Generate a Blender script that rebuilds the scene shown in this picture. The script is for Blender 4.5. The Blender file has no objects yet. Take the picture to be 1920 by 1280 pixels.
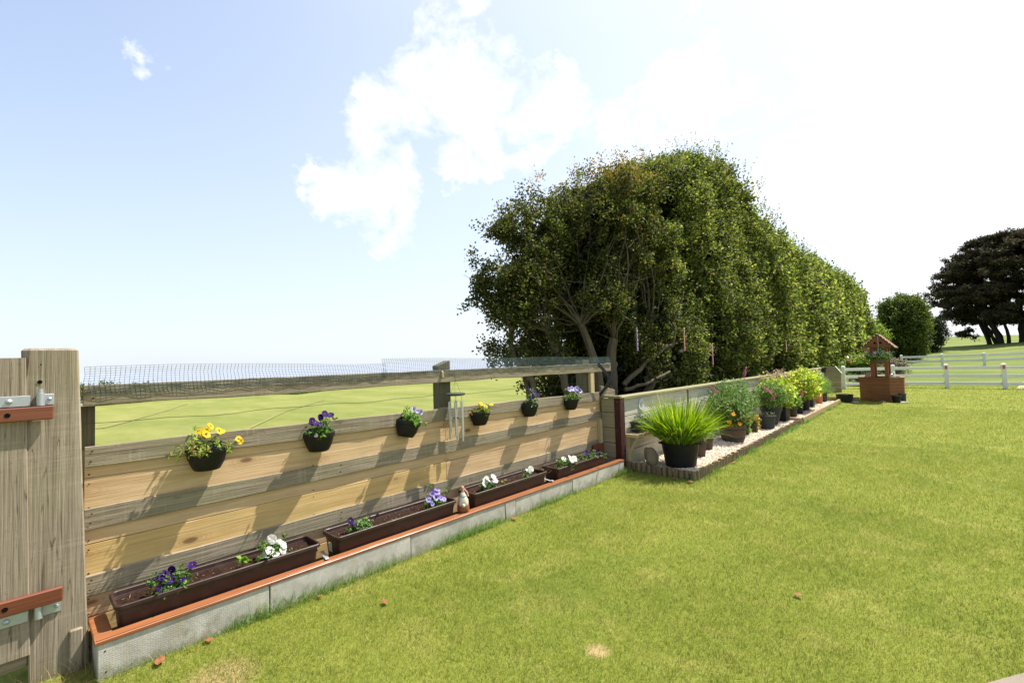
import bpy, bmesh, math, random
import numpy as np
from mathutils import Vector, Matrix, noise as mnoise
random.seed(7); RNG = np.random.default_rng(11)
sc = bpy.context.scene
COL = sc.collection
R = math.radians
CAM = np.array([0.0, 0.0, 1.65])

# ------------------------------------------------------------------ camera
f_px, yaw, th, rho = 865.0, R(43.0), math.atan(34.0/865.0), 0.03
F = np.array([-math.sin(yaw)*math.cos(th), math.cos(yaw)*math.cos(th), math.sin(th)])
RR = np.array([math.cos(yaw), math.sin(yaw), 0.0]); UU = np.cross(RR, F)
R2 = math.cos(rho)*RR - math.sin(rho)*UU; U2 = math.sin(rho)*RR + math.cos(rho)*UU
cd = bpy.data.cameras.new('camera'); cam = bpy.data.objects.new('camera', cd); COL.objects.link(cam)
M = Matrix.Identity(4)
for i in range(3):
    M[i][0] = R2[i]; M[i][1] = U2[i]; M[i][2] = -F[i]; M[i][3] = CAM[i]
cam.matrix_world = M
cd.sensor_width = 36; cd.lens = f_px/1920*36; cd.clip_start = 0.05; cd.clip_end = 30000
sc.camera = cam

# ------------------------------------------------------------------ materials
def srgb(r, g, b):
    f = lambda c: (c/255/12.92) if c/255 <= 0.04045 else ((c/255+0.055)/1.055)**2.4
    return (f(r), f(g), f(b), 1)
class NT:
    def __init__(s, name):
        s.m = bpy.data.materials.new(name); s.m.use_nodes = True
        s.t = s.m.node_tree; s.t.nodes.clear()
        s.out = s.n('ShaderNodeOutputMaterial')
    def n(s, typ, **kw):
        nd = s.t.nodes.new(typ)
        for k, v in kw.items(): setattr(nd, k, v)
        return nd
    def l(s, a, b): s.t.links.new(a, b)
    def set(s, nd, **kw):
        for k, v in kw.items():
            key = k.replace('_', ' ')
            nd.inputs[key].default_value = v
        return nd
    def math(s, op, a, b=None, clamp=False):
        nd = s.n('ShaderNodeMath', operation=op, use_clamp=clamp)
        for i, v in enumerate((a, b)):
            if v is None: continue
            if isinstance(v, (int, float)): nd.inputs[i].default_value = v
            else: s.l(v, nd.inputs[i])
        return nd.outputs[0]
    def mix(s, fac, a, b, mode='MIX'):
        nd = s.n('ShaderNodeMix', data_type='RGBA', blend_type=mode)
        for sock, v in ((nd.inputs[0], fac), (nd.inputs[6], a), (nd.inputs[7], b)):
            if isinstance(v, (int, float)): sock.default_value = v
            elif isinstance(v, tuple): sock.default_value = v
            else: s.l(v, sock)
        return nd.outputs[2]
    def noise(s, vec, scale, detail=4, rough=.55, dist=0):
        nd = s.n('ShaderNodeTexNoise')
        nd.inputs['Scale'].default_value = scale; nd.inputs['Detail'].default_value = detail
        nd.inputs['Roughness'].default_value = rough; nd.inputs['Distortion'].default_value = dist
        s.l(vec, nd.inputs['Vector']); return nd.outputs[0]
    def ramp(s, fac, stops):
        nd = s.n('ShaderNodeValToRGB'); el = nd.color_ramp.elements
        while len(el) < len(stops): el.new(.5)
        for e, (p, c) in zip(el, stops):
            e.position = p; e.color = c if isinstance(c, tuple) else (c, c, c, 1)
        s.l(fac, nd.inputs[0]); return nd.outputs[0]
    def mapr(s, v, a, b, c=0, d=1):
        nd = s.n('ShaderNodeMapRange'); nd.clamp = True
        for i, x in enumerate((a, b, c, d)): nd.inputs[i+1].default_value = x
        s.l(v, nd.inputs[0]); return nd.outputs[0]
    def scale(s, vec, sx, sy, sz):
        nd = s.n('ShaderNodeVectorMath', operation='MULTIPLY'); s.l(vec, nd.inputs[0]); nd.inputs[1].default_value = (sx, sy, sz)
        return nd.outputs[0]
    def coord(s, rand=True):
        tc = s.n('ShaderNodeTexCoord').outputs['Object']
        if not rand: return tc
        oi = s.n('ShaderNodeObjectInfo').outputs['Random']
        v = s.n('ShaderNodeVectorMath', operation='SCALE'); v.inputs[0].default_value = (17, 31, 23); s.l(oi, v.inputs['Scale'])
        a = s.n('ShaderNodeVectorMath', operation='ADD'); s.l(tc, a.inputs[0]); s.l(v.outputs[0], a.inputs[1])
        return a.outputs[0]
    def bsdf(s, col, rough=.7, spec=.3, bump=None, bstr=.3, bdist=.01, **kw):
        b = s.n('ShaderNodeBsdfPrincipled')
        if isinstance(col, tuple): b.inputs['Base Color'].default_value = col
        else: s.l(col, b.inputs['Base Color'])
        if isinstance(rough, (int, float)): b.inputs['Roughness'].default_value = rough
        else: s.l(rough, b.inputs['Roughness'])
        b.inputs['Specular IOR Level'].default_value = spec
        for k, v in kw.items(): b.inputs[k].default_value = v
        if bump is not None:
            bn = s.n('ShaderNodeBump'); bn.inputs['Strength'].default_value = bstr; bn.inputs['Distance'].default_value = bdist
            s.l(bump, bn.inputs['Height']); s.l(bn.outputs[0], b.inputs['Normal'])
        s.l(b.outputs[0], s.out.inputs[0]); return b

AX = {'X': (0, 1, 1), 'Y': (1, 0, 1), 'Z': (1, 1, 0)}
def wood(name, lo, hi, dark, axis='Y', knots=0.0, stain=None, stain_amt=.5, rough=.75, spec=.25, fine=.5, gscale=1.0, bstr=.35, coarse=(14, 1.1), cracks=0.0, saw=0.0):
    t = NT(name); c = t.coord()
    a = AX[axis]
    def st(along, across): return t.scale(c, *[across*gscale if k else along*gscale for k in a])
    g1 = t.noise(st(coarse[1], coarse[0]), 1.0, 5, .6, 1.2)
    col = t.mix(t.mapr(g1, .3, .7), lo, hi)
    g2 = t.noise(st(2.5, 120), 1.0, 3, .7)
    col = t.mix(t.math('MULTIPLY', t.mapr(g2, .45, .75), fine), col, dark)
    g3 = t.noise(st(.9, 45), 1.0, 4, .6, .6)
    col = t.mix(t.math('MULTIPLY', t.mapr(g3, .52, .7), fine*.8), col, dark)
    if knots:
        v = t.n('ShaderNodeTexVoronoi', feature='F1'); v.inputs['Scale'].default_value = 1.0
        t.l(t.scale(c, *((0, 2.0, 5.0) if axis == 'Y' else (0, 3.5, 1.6) if axis == 'Z' else (2.0, 0, 5.0))), v.inputs['Vector'])
        d = v.outputs['Distance']
        k = t.mapr(d, .06, .115, 1, 0)
        rw = t.math('ADD', t.math('MULTIPLY', t.math('SINE', t.math('MULTIPLY', d, 110)), .5), .5)
        ring = t.math('MULTIPLY', t.math('MULTIPLY', t.mapr(d, .09, .30, 1, 0), t.math('ADD', rw, .35)), .45*knots)
        sel = t.mapr(v.outputs['Color'], .24, .27, 0, 1)
        col = t.mix(t.math('MULTIPLY', ring, sel), col, dark)
        col = t.mix(t.math('MULTIPLY', t.math('MULTIPLY', k, sel), knots), col, (dark[0]*.55, dark[1]*.5, dark[2]*.5, 1))
    if cracks:
        g5 = t.noise(st(.7, 26), 1.0, 2, .5, .5)
        band = t.math('ABSOLUTE', t.math('SUBTRACT', g5, .5))
        col = t.mix(t.math('MULTIPLY', t.mapr(band, .0, .012, 1, 0), cracks), col, (dark[0]*.35, dark[1]*.35, dark[2]*.35, 1))
    if saw:
        sw = t.noise(t.scale(c, *((30, 55, 3) if axis == 'Y' else (30, 3, 60))), 1.0, 2, .5)
        sp = t.noise(c, 3.5, 3, .6)
        col = t.mix(t.math('MULTIPLY', t.math('MULTIPLY', t.mapr(sw, .52, .66), t.mapr(sp, .42, .6)), saw), col, (min(1, hi[0]*1.5), min(1, hi[1]*1.5), min(1, hi[2]*1.5), 1))
        pt = t.noise(c, 48, 4, .75)
        col = t.mix(t.math('MULTIPLY', t.mapr(pt, .56, .72), .45), col, dark)
    if stain:
        g4 = t.noise(c, 2.3, 5, .65)
        col = t.mix(t.math('MULTIPLY', t.mapr(g4, .45, .72), stain_amt), col, stain)
    t.bsdf(col, rough, spec, bump=t.math('ADD', g2, t.math('MULTIPLY', g3, 1.5)), bstr=bstr, bdist=.004)
    return t.m
TANLO, TANHI, TAND = (.47, .31, .16, 1), (.64, .46, .265, 1), (.30, .165, .075, 1)
GRLO, GRHI, GRD = (.20, .160, .108, 1), (.35, .29, .205, 1), (.085, .068, .045, 1)
W = {}
W['tan'] = wood('pale_new_timber', TANLO, TANHI, TAND, 'Y', .9, (.36, .27, .12, 1), .35, fine=.45)
W['yellow'] = wood('yellow_timber', (.48, .31, .12, 1), (.61, .43, .19, 1), (.28, .16, .06, 1), 'Y', .9, (.34, .28, .09, 1), .4, fine=.4)
W['grey'] = wood('weathered_timber', GRLO, GRHI, GRD, 'Y', .35, (.20, .19, .10, 1), .65, rough=.9, fine=.7, bstr=.6, cracks=.45, saw=.2, coarse=(20, .8))
W['greyz'] = wood('weathered_post_timber', (.225, .180, .128, 1), (.345, .285, .212, 1), (.115, .085, .052, 1), 'Z', .5, (.22, .20, .10, 1), .45, rough=.88, fine=.65, bstr=.7, coarse=(22, .6), cracks=.8, saw=.16)
W['postdark'] = wood('dark_post_timber', (.085, .072, .046, 1), (.15, .125, .08, 1), (.04, .033, .02, 1), 'Z', 0, (.10, .12, .05, 1), .5, rough=.9)
W['palez'] = wood('pale_post_timber', (.42, .33, .17, 1), (.52, .42, .24, 1), (.27, .2, .1, 1), 'Z', .3, None, fine=.4)
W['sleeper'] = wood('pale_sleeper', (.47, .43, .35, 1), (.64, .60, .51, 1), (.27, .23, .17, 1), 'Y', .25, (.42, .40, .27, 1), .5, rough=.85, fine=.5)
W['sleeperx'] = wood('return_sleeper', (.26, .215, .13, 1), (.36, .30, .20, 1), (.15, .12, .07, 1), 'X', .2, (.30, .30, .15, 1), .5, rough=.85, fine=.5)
W['capgreen'] = wood('algae_timber_cap', (.20, .18, .095, 1), (.29, .265, .145, 1), (.12, .11, .05, 1), 'Y', 0, (.25, .28, .10, 1), .6, rough=.85)
W['orange'] = wood('orange_stained_timber', (.23, .082, .030, 1), (.34, .128, .045, 1), (.12, .042, .018, 1), 'Y', .3, (.22, .085, .035, 1), .45, rough=.34, spec=.5, fine=.5, bstr=.2)
W['redbrown'] = wood('red_brown_stained_timber', (.13, .036, .018, 1), (.21, .062, .028, 1), (.07, .02, .012, 1), 'Y', 0, None, rough=.38, spec=.5, fine=.5, bstr=.2)
W['well'] = wood('well_timber', (.17, .056, .015, 1), (.27, .095, .024, 1), (.09, .03, .01, 1), 'X', .2, None, rough=.5, spec=.4, fine=.5)
W['wellz'] = wood('well_post_timber', (.19, .05, .016, 1), (.29, .085, .025, 1), (.14, .045, .015, 1), 'Z', .2, None, rough=.5, spec=.4, fine=.5)
W['log'] = wood('half_log_timber', (.17, .115, .062, 1), (.36, .265, .16, 1), (.07, .045, .025, 1), 'Z', 0, (.13, .13, .05, 1), .5, rough=.9, fine=.9, coarse=(30, 2))
W['edge'] = wood('edging_timber', (.30, .19, .10, 1), (.42, .29, .17, 1), (.16, .10, .05, 1), 'Y', .2, None, rough=.85)
W['shelf'] = wood('pale_shelf_timber', (.50, .38, .20, 1), (.62, .49, .28, 1), (.34, .23, .11, 1), 'Y', .2, None, fine=.4)
W['bark'] = wood('bark', (.075, .056, .036, 1), (.15, .118, .080, 1), (.03, .024, .015, 1), 'Z', 0, (.14, .15, .06, 1), .4, rough=.95, bstr=.8, gscale=.8)

W['darkbark'] = wood('dark_bark', (.03, .024, .017, 1), (.06, .048, .036, 1), (.015, .012, .008, 1), 'Z', 0, None, rough=.95)
def plastic(name, c, rough=.4, spec=.4, dust=.15):
    t = NT(name); v = t.coord()
    n = t.noise(v, 14, 5, .65); n2 = t.noise(v, 90, 3, .6)
    col = t.mix(t.math('MULTIPLY', t.mapr(n, .5, .8), dust), c, (.30, .25, .19, 1))
    t.bsdf(col, t.mapr(n, .3, .8, rough, rough+.25), spec, bump=n2, bstr=.08, bdist=.002)
    return t.m
P = {}
P['brown'] = plastic('brown_trough_plastic', (.034, .015, .011, 1), .42, .4, .10)
P['black'] = plastic('black_pot_plastic', (.006, .006, .007, 1), .42, .35, .03)
P['slate'] = plastic('slate_pot_plastic', (.028, .034, .035, 1), .5, .35, .10)
P['taupe'] = plastic('brown_pot_plastic', (.070, .046, .030, 1), .55, .3, .15)
P['barrel'] = plastic('barrel_plastic', (.10, .062, .036, 1), .5, .3, .15)
P['band'] = plastic('barrel_band_plastic', (.035, .03, .026, 1), .5, .35, .2)
P['terra'] = plastic('terracotta', (.50, .17, .075, 1), .8, .2, .25)
P['white'] = plastic('white_vinyl', (.72, .72, .68, 1), .45, .4, .12)
P['green'] = plastic('green_netting_plastic', (.025, .07, .065, 1), .5, .4, 0)
P['wire'] = plastic('green_coated_wire', (.03, .07, .035, 1), .5, .4, 0)
P['red'] = plastic('red_reflector', (.55, .035, .02, 1), .25, .6, .1)
P['brownred'] = plastic('red_oxide_steel', (.050, .013, .010, 1), .55, .3, .12)
P['blackiron'] = plastic('black_iron', (.006, .006, .008, 1), .7, .2, .02)
P['label'] = plastic('pale_paper_label', (.55, .60, .50, 1), .5, .3, .2)
def metal(name, c, rough=.4):
    t = NT(name); n = t.noise(t.coord(), 30, 5, .7)
    t.bsdf(t.mix(n, c, (c[0]*.6, c[1]*.6, c[2]*.6, 1)), t.mapr(n, .3, .7, rough, rough+.25), .5, Metallic=.7); return t.m
P['galv'] = metal('galvanised_steel', (.55, .58, .60, 1), .38)
P['alu'] = metal('aluminium_tube', (.62, .64, .63, 1), .3)
def simple(name, c, rough=.6, spec=.3):
    t = NT(name); n = t.noise(t.coord(), 25, 4, .6)
    t.bsdf(t.mix(t.math('MULTIPLY', n, .35), c, (c[0]*.55, c[1]*.55, c[2]*.5, 1)), rough, spec); return t.m
P['nail'] = simple('rusty_nail', (.055, .03, .02, 1), .7)
P['hole'] = simple('hole_dark', (.008, .006, .005, 1), .9, .05)
P['string'] = simple('string', (.04, .04, .04, 1))
P['cream'] = simple('cream_glaze', (.62, .56, .42, 1), .25, .6)
P['pinkglaze'] = simple('pink_glaze', (.62, .28, .20, 1), .3, .5)
P['brownglaze'] = simple('brown_glaze', (.24, .085, .04, 1), .3, .5)
P['greenglaze'] = simple('green_glaze', (.22, .34, .26, 1), .3, .5)
P['stone'] = wood('stone', (.20, .155, .09, 1), (.30, .24, .15, 1), (.09, .07, .04, 1), 'Z', 0, (.11, .11, .05, 1), .5, rough=.95, coarse=(6, 5), fine=.5, bstr=.8)
P['paleslab'] = simple('pale_slab', (.46, .43, .37, 1), .85)
P['peg'] = simple('wooden_peg', (.55, .40, .22, 1), .7)
P['leafbrown'] = simple('dead_leaf', (.24, .085, .035, 1), .7)
P['bulb'] = simple('white_bulb', (.80, .80, .78, 1), .2, .6)

def concrete():
    t = NT('concrete_gravel_board'); c = t.coord()
    n = t.noise(c, 5, 6, .7); n2 = t.noise(c, 60, 4, .7)
    col = t.mix(t.mapr(n, .35, .7), (.33, .31, .26, 1), (.54, .51, .44, 1))
    col = t.mix(t.math('MULTIPLY', t.mapr(n2, .55, .8), .5), col, (.24, .22, .18, 1))
    sp2 = t.noise(t.scale(c, 1, 1.4, 1), 9, 6, .7); sz = t.n('ShaderNodeSeparateXYZ'); t.l(t.n('ShaderNodeNewGeometry').outputs['Position'], sz.inputs[0])
    low = t.math('ADD', t.mapr(sz.outputs[2], .0, .12, .32, 0), t.math('SUBTRACT', sp2, .5))
    col = t.mix(t.math('MULTIPLY', t.mapr(low, .08, .26), .6), col, (.17, .16, .075, 1))
    st = t.noise(t.scale(c, 1, 5, 1.2), 1.6, 4, .6)
    col = t.mix(t.math('MULTIPLY', t.mapr(st, .55, .75), .45), col, (.36, .30, .18, 1))
    v = t.n('ShaderNodeTexVoronoi', feature='F1'); v.inputs['Scale'].default_value = 85; v.inputs['Randomness'].default_value = .45
    t.l(c, v.inputs['Vector'])
    b = t.math('ADD', t.mapr(v.outputs['Distance'], .2, .55, 1, 0), t.math('MULTIPLY', n2, 1.2))
    col = t.mix(t.math('MULTIPLY', t.mapr(v.outputs['Distance'], .4, .65), .12), col, (.22, .21, .18, 1))
    t.bsdf(col, .92, .2, bump=b, bstr=.16, bdist=.003); return t.m
P['concrete'] = concrete()
def soil():
    t = NT('potting_soil'); c = t.coord()
    n = t.noise(c, 70, 5, .75); n2 = t.noise(c, 240, 3, .7)
    col = t.mix(t.mapr(n, .35, .7), (.014, .007, .005, 1), (.065, .032, .020, 1))
    col = t.mix(t.math('MULTIPLY', t.mapr(n2, .6, .8), .5), col, (.20, .13, .09, 1))
    t.bsdf(col, .95, .1, bump=n, bstr=1.0, bdist=.02); return t.m
P['soil'] = soil()

def leafmat(name, trans=.4, rough=.45, spec=.35, gain=1.0):
    t = NT(name)
    a = t.n('ShaderNodeAttribute', attribute_name='Col').outputs['Color']
    b = t.n('ShaderNodeBsdfPrincipled'); t.l(a, b.inputs['Base Color'])
    b.inputs['Roughness'].default_value = rough; b.inputs['Specular IOR Level'].default_value = spec
    tr = t.n('ShaderNodeBsdfTranslucent')
    hs = t.n('ShaderNodeHueSaturation'); hs.inputs['Saturation'].default_value = 1.1; hs.inputs['Value'].default_value = 1.4*gain
    t.l(a, hs.inputs['Color']); t.l(hs.outputs[0], tr.inputs['Color'])
    mx = t.n('ShaderNodeMixShader'); mx.inputs[0].default_value = trans
    t.l(b.outputs[0], mx.inputs[1]); t.l(tr.outputs[0], mx.inputs[2]); t.l(mx.outputs[0], t.out.inputs[0])
    return t.m
P['leaf'] = leafmat('leaf', .42)
P['hedgeleaf'] = leafmat('hedge_leaf', .38, .6, .22)
P['cypress'] = leafmat('cypress_foliage', .15, .7, .15)
P['petal'] = leafmat('petal', .35, .6, .2, .8)
P['blade'] = leafmat('grass_blade', .40, .55, .25)

# --- the lawn and field colour, in metres of the place
def lawn_colour(t, pos):
    n1 = t.noise(pos, .55, 5, .6); n2 = t.noise(pos, 2.6, 5, .65, .4); n3 = t.noise(pos, 45, 5, .75)
    n4 = t.noise(t.scale(pos, 1, .18, 1), 1.3, 3, .5)
    g = t.mix(t.mapr(n1, .35, .66), (.148, .190, .026, 1), (.248, .264, .044, 1))
    g = t.mix(t.mapr(n4, .4, .65), g, (.190, .220, .032, 1))
    g = t.mix(t.math('MULTIPLY', t.mapr(n2, .50, .74), .75), g, (.34, .30, .085, 1))
    return g, n2, n3
def ground_mat():
    t = NT('mown_grass'); geo = t.n('ShaderNodeNewGeometry'); pos = geo.outputs['Position']
    g, n2, n3 = lawn_colour(t, pos)
    n5 = t.noise(pos, 160, 3, .7)
    g = t.mix(t.math('MULTIPLY', t.mapr(n3, .42, .72), .55), g, (.070, .085, .012, 1))
    g = t.mix(t.math('MULTIPLY', t.mapr(n5, .55, .8), .5), g, (.42, .40, .14, 1))
    sp = t.n('ShaderNodeSeparateXYZ'); t.l(pos, sp.inputs[0])
    fn = t.noise(t.scale(pos, .35, 1, 1), .5, 6, .7); fc = t.mix(t.mapr(fn, .38, .64), (.15, .175, .040, 1), (.235, .235, .070, 1)); fc = t.mix(t.math('MULTIPLY', t.mapr(n3, .42, .72), .35), fc, (.11, .14, .03, 1))
    g = t.mix(t.mapr(sp.outputs[0], -4.6, -4.2, 1, 0), g, fc)
    hn = t.noise(t.scale(pos, .5, 1.2, 1), .35, 6, .65); hc = t.mix(t.mapr(hn, .38, .64), (.085, .125, .024, 1), (.165, .185, .045, 1))
    g = t.mix(t.mapr(sp.outputs[1], 25.6, 28, 0, 1), g, hc)
    for (x, y, r) in ((-1.5, 2.24, .055), (-1.95, 1.35, .05), (-2.9, .75, .15)):
        d = t.n('ShaderNodeVectorMath', operation='DISTANCE'); t.l(pos, d.inputs[0]); d.inputs[1].default_value = (x, y, 0)
        w = t.math('ADD', d.outputs['Value'], t.math('MULTIPLY', t.math('SUBTRACT', n3, .5), .16))
        g = t.mix(t.math('MULTIPLY', t.mapr(w, r*.6, r*1.5, 1, 0), .75), g, (.44, .30, .16, 1))
    t.bsdf(g, .9, .1, bump=t.math('ADD', n3, n5), bstr=.7, bdist=.02)
    return t.m
def blade_mat():
    t = NT('lawn_blade'); geo = t.n('ShaderNodeNewGeometry'); pos = geo.outputs['Position']
    g, n2, n3 = lawn_colour(t, pos)
    a = t.n('ShaderNodeAttribute', attribute_name='Col').outputs['Color']
    col = t.mix(.62, g, a)
    b = t.n('ShaderNodeBsdfPrincipled'); t.l(col, b.inputs['Base Color']); b.inputs['Roughness'].default_value = .5; b.inputs['Specular IOR Level'].default_value = .25
    tr = t.n('ShaderNodeBsdfTranslucent'); t.l(t.mix(1.0, col, (1.35, 1.35, 1.1, 1), 'MULTIPLY'), tr.inputs['Color'])
    mx = t.n('ShaderNodeMixShader'); mx.inputs[0].default_value = .45
    t.l(b.outputs[0], mx.inputs[1]); t.l(tr.outputs[0], mx.inputs[2]); t.l(mx.outputs[0], t.out.inputs[0])
    return t.m
P['ground'] = ground_mat(); P['lawnblade'] = blade_mat()
def stony(name, a, b, d, sc_):
    t = NT(name); pos = t.coord(False)
    v = t.n('ShaderNodeTexVoronoi', feature='F1'); v.inputs['Scale'].default_value = sc_; t.l(pos, v.inputs['Vector'])
    col = t.mix(v.outputs['Color'], a, b); col = t.mix(t.mapr(v.outputs['Distance'], .35, .7), col, d)
    t.bsdf(col, .9, .2, bump=t.mapr(v.outputs['Distance'], .1, .6, 1, 0), bstr=.9, bdist=.012); return t.m
P['gravel'] = stony('pale_gravel', (.62, .53, .40, 1), (.42, .34, .25, 1), (.16, .12, .08, 1), 60)
P['path'] = stony('beige_path', (.50, .42, .36, 1), (.44, .37, .32, 1), (.36, .30, .26, 1), 12)
P['darkearth'] = stony('damp_earth', (.11, .085, .055, 1), (.06, .045, .03, 1), (.03, .022, .015, 1), 45)
def pebm():
    t = NT('pebbles'); a = t.n('ShaderNodeAttribute', attribute_name='Col').outputs['Color']
    t.bsdf(a, .8, .25); return t.m
P['pebble'] = pebm()
def seamat():
    t = NT('sea_water'); c = t.coord(False)
    n = t.noise(t.scale(c, .02, .005, 1), 1, 4, .6)
    t.bsdf(t.mix(n, (.22, .245, .30, 1), (.27, .295, .345, 1)), .8, .1); return t.m
P['sea'] = seamat()

# ------------------------------------------------------------------ mesh building
class MB:
    def __init__(s): s.v = []; s.f = []; s.mi = []; s.c = []; s.m = 0; s.col = (1, 1, 1)
    def add(s, vs, fs):
        b = len(s.v); s.v += [tuple(v) for v in vs]; s.c += [s.col]*len(vs)
        for f in fs: s.f.append([b+i for i in f]); s.mi.append(s.m)
    def hexa(s, p):   # p: 4 bottom ccw, 4 top ccw
        s.add(p, [(3, 2, 1, 0), (4, 5, 6, 7), (0, 1, 5, 4), (1, 2, 6, 5), (2, 3, 7, 6), (3, 0, 4, 7)])
    def box(s, x0, x1, y0, y1, z0, z1):
        s.hexa([(x0, y0, z0), (x1, y0, z0), (x1, y1, z0), (x0, y1, z0), (x0, y0, z1), (x1, y0, z1), (x1, y1, z1), (x0, y1, z1)])
    def bbox(s, x0, x1, y0, y1, z0, z1, b=.004, mat=None, seg=1):
        bm = bmesh.new(); bmesh.ops.create_cube(bm, size=1)
        for v in bm.verts: v.co = Vector(((x0+x1)/2+v.co.x*(x1-x0), (y0+y1)/2+v.co.y*(y1-y0), (z0+z1)/2+v.co.z*(z1-z0)))
        if b: bmesh.ops.bevel(bm, geom=bm.edges[:], offset=b, segments=seg, affect='EDGES')
        if mat is not None: bm.transform(mat)
        bm.verts.index_update(); s.add([v.co[:] for v in bm.verts], [[v.index for v in f.verts] for f in bm.faces]); bm.free()
    def bar(s, a, b, w, h, up=(0, 0, 1), bev=.003):   # box from a to b
        a = Vector(a); b = Vector(b); d = (b-a); L = d.length; d.normalize(); u = Vector(up); sd = d.cross(u).normalized(); u = sd.cross(d)
        m = Matrix(((d.x, sd.x, u.x, a.x), (d.y, sd.y, u.y, a.y), (d.z, sd.z, u.z, a.z), (0, 0, 0, 1)))
        s.bbox(0, L, -w/2, w/2, -h/2, h/2, bev, m)
    def tube(s, pts, r, n=6, cap=True):
        pts = [Vector(p) for p in pts]; k = len(pts); rs = r if isinstance(r, (list, tuple)) else [r]*k
        vs = []; prev = None
        for i, p in enumerate(pts):
            d = (pts[min(i+1, k-1)]-pts[max(i-1, 0)])
            if d.length < 1e-9: d = Vector((0, 0, 1))
            d.normalize()
            ref = prev if prev is not None else (Vector((1, 0, 0)) if abs(d.z) > .8 else Vector((0, 0, 1)))
            sd = d.cross(ref)
            if sd.length < 1e-4: sd = d.cross(Vector((0, 1, 0)))
            sd.normalize(); up = sd.cross(d); prev = up
            for j in range(n):
                a = 2*math.pi*j/n; vs.append(p+(sd*math.cos(a)+up*math.sin(a))*rs[i])
        fs = [(i*n+j, i*n+(j+1) % n, (i+1)*n+(j+1) % n, (i+1)*n+j) for i in range(k-1) for j in range(n)]
        if cap: fs += [tuple(range(n))[::-1], tuple((k-1)*n+j for j in range(n))]
        s.add(vs, fs)
    def lathe(s, prof, n=28, c=(0, 0, 0), a0=0, a1=2*math.pi, sx=1, sy=1, rib=0, nrib=24):
        full = abs(a1-a0-2*math.pi) < 1e-6; m = n if full else n+1; vs = []
        for (r, z) in prof:
            for j in range(m):
                a = a0+(a1-a0)*j/n; q = r*(1+rib*math.cos(a*nrib))
                vs.append((c[0]+q*sx*math.cos(a), c[1]+q*sy*math.sin(a), c[2]+z))
        fs = [(i*m+j, i*m+(j+1) % m, (i+1)*m+(j+1) % m, (i+1)*m+j) for i in range(len(prof)-1) for j in range(n)]
        s.add(vs, fs)
    def disc(s, c, r, n=24, nrm=(0, 0, 1), sx=1):
        q = Vector(nrm).to_track_quat('Z', 'Y'); c = Vector(c)
        s.add([c+q @ Vector((r*sx*math.cos(2*math.pi*i/n), r*math.sin(2*math.pi*i/n), 0)) for i in range(n)], [tuple(range(n))])
    def plank(s, x0, x1, y0, y1, za, zb, zc, zd, n=14, b=.004, wob=.0015, axis='y'):
        """board along Y: section x0..x1; z za..zb at y0 and zc..zd at y1"""
        vs = []; ph = random.random()*99
        for i in range(n+1):
            t = i/n; y = y0+(y1-y0)*t; lo = za+(zc-za)*t; hi = zb+(zd-zb)*t
            w = lambda k: wob*2*(mnoise.noise(Vector((ph+k*7.3, y*3.1, k))))
            sec = [(x0, lo+b), (x0+b, lo), (x1-b, lo), (x1, lo+b), (x1, hi-b), (x1-b, hi), (x0+b, hi), (x0, hi-b)]
            for k, (x, z) in enumerate(sec):
                dz = w(1) if k < 4 else w(2)
                if k in (0, 1, 2, 3): zz = z+dz
                else: zz = z+dz
                vs.append((x+w(3)*.8, y, zz) if axis == 'y' else (y, x, zz))
        fs = [(i*8+j, (i+1)*8+j, (i+1)*8+(j+1) % 8, i*8+(j+1) % 8) for i in range(n) for j in range(8)]
        fs += [tuple(range(8)), tuple(n*8+j for j in range(8))[::-1]]
        s.add(vs, fs)
    def nails(s, x, ys, z, r=.006):
        for y in ys: s.disc((x+.0025, y, z+random.uniform(-.004, .004)), r*random.uniform(.8, 1.3), 7, (1, 0, 0))

def fast_mesh(name, V, Fl, starts, mats, mi=None, cols=None, smooth=False):
    me = bpy.data.meshes.new(name)
    me.vertices.add(len(V)); me.vertices.foreach_set('co', np.asarray(V, np.float32).ravel())
    me.loops.add(len(Fl)); me.loops.foreach_set('vertex_index', np.asarray(Fl, np.int32))
    me.polygons.add(len(starts)); me.polygons.foreach_set('loop_start', np.asarray(starts, np.int32))
    for m in mats: me.materials.append(m)
    if mi is not None: me.polygons.foreach_set('material_index', np.asarray(mi, np.int32))
    me.polygons.foreach_set('use_smooth', np.full(len(starts), bool(smooth)))
    me.update(calc_edges=True)
    if cols is not None:
        at = me.color_attributes.new('Col', 'FLOAT_COLOR', 'POINT')
        c4 = np.ones((len(V), 4), np.float32); c4[:, :3] = cols; at.data.foreach_set('color', c4.ravel())
    return me
ORG = {}
def part(name, mb, mats, parent=None, smooth=False, loc=None, local=False):
    """one mesh object. mb in world metres unless local; parent: an Empty or part"""
    if not isinstance(mats, (list, tuple)): mats = [mats]
    org = np.array(ORG.get(parent.name, (0, 0, 0)) if parent is not None else (loc if loc is not None else (0, 0, 0)), float)
    if isinstance(mb, MB):
        V = np.array(mb.v, float); Fl = [i for f in mb.f for i in f]; st = np.cumsum([0]+[len(f) for f in mb.f])[:-1]
        mi = mb.mi; cols = np.array(mb.c)
    else:
        V, Q, cols = mb; V = np.asarray(V, float); Fl = Q.ravel(); st = np.arange(0, len(Fl), Q.shape[1]); mi = None
    if not local: V = V-org
    me = fast_mesh(name, V, Fl, st, mats, mi, cols, smooth)
    if smooth and isinstance(mb, MB):
        me.set_sharp_from_angle(angle=R(38))
    o = bpy.data.objects.new(name, me); COL.objects.link(o)
    if parent is not None: o.parent = parent
    elif not local: o.location = org
    ORG[o.name] = org
    return o
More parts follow.
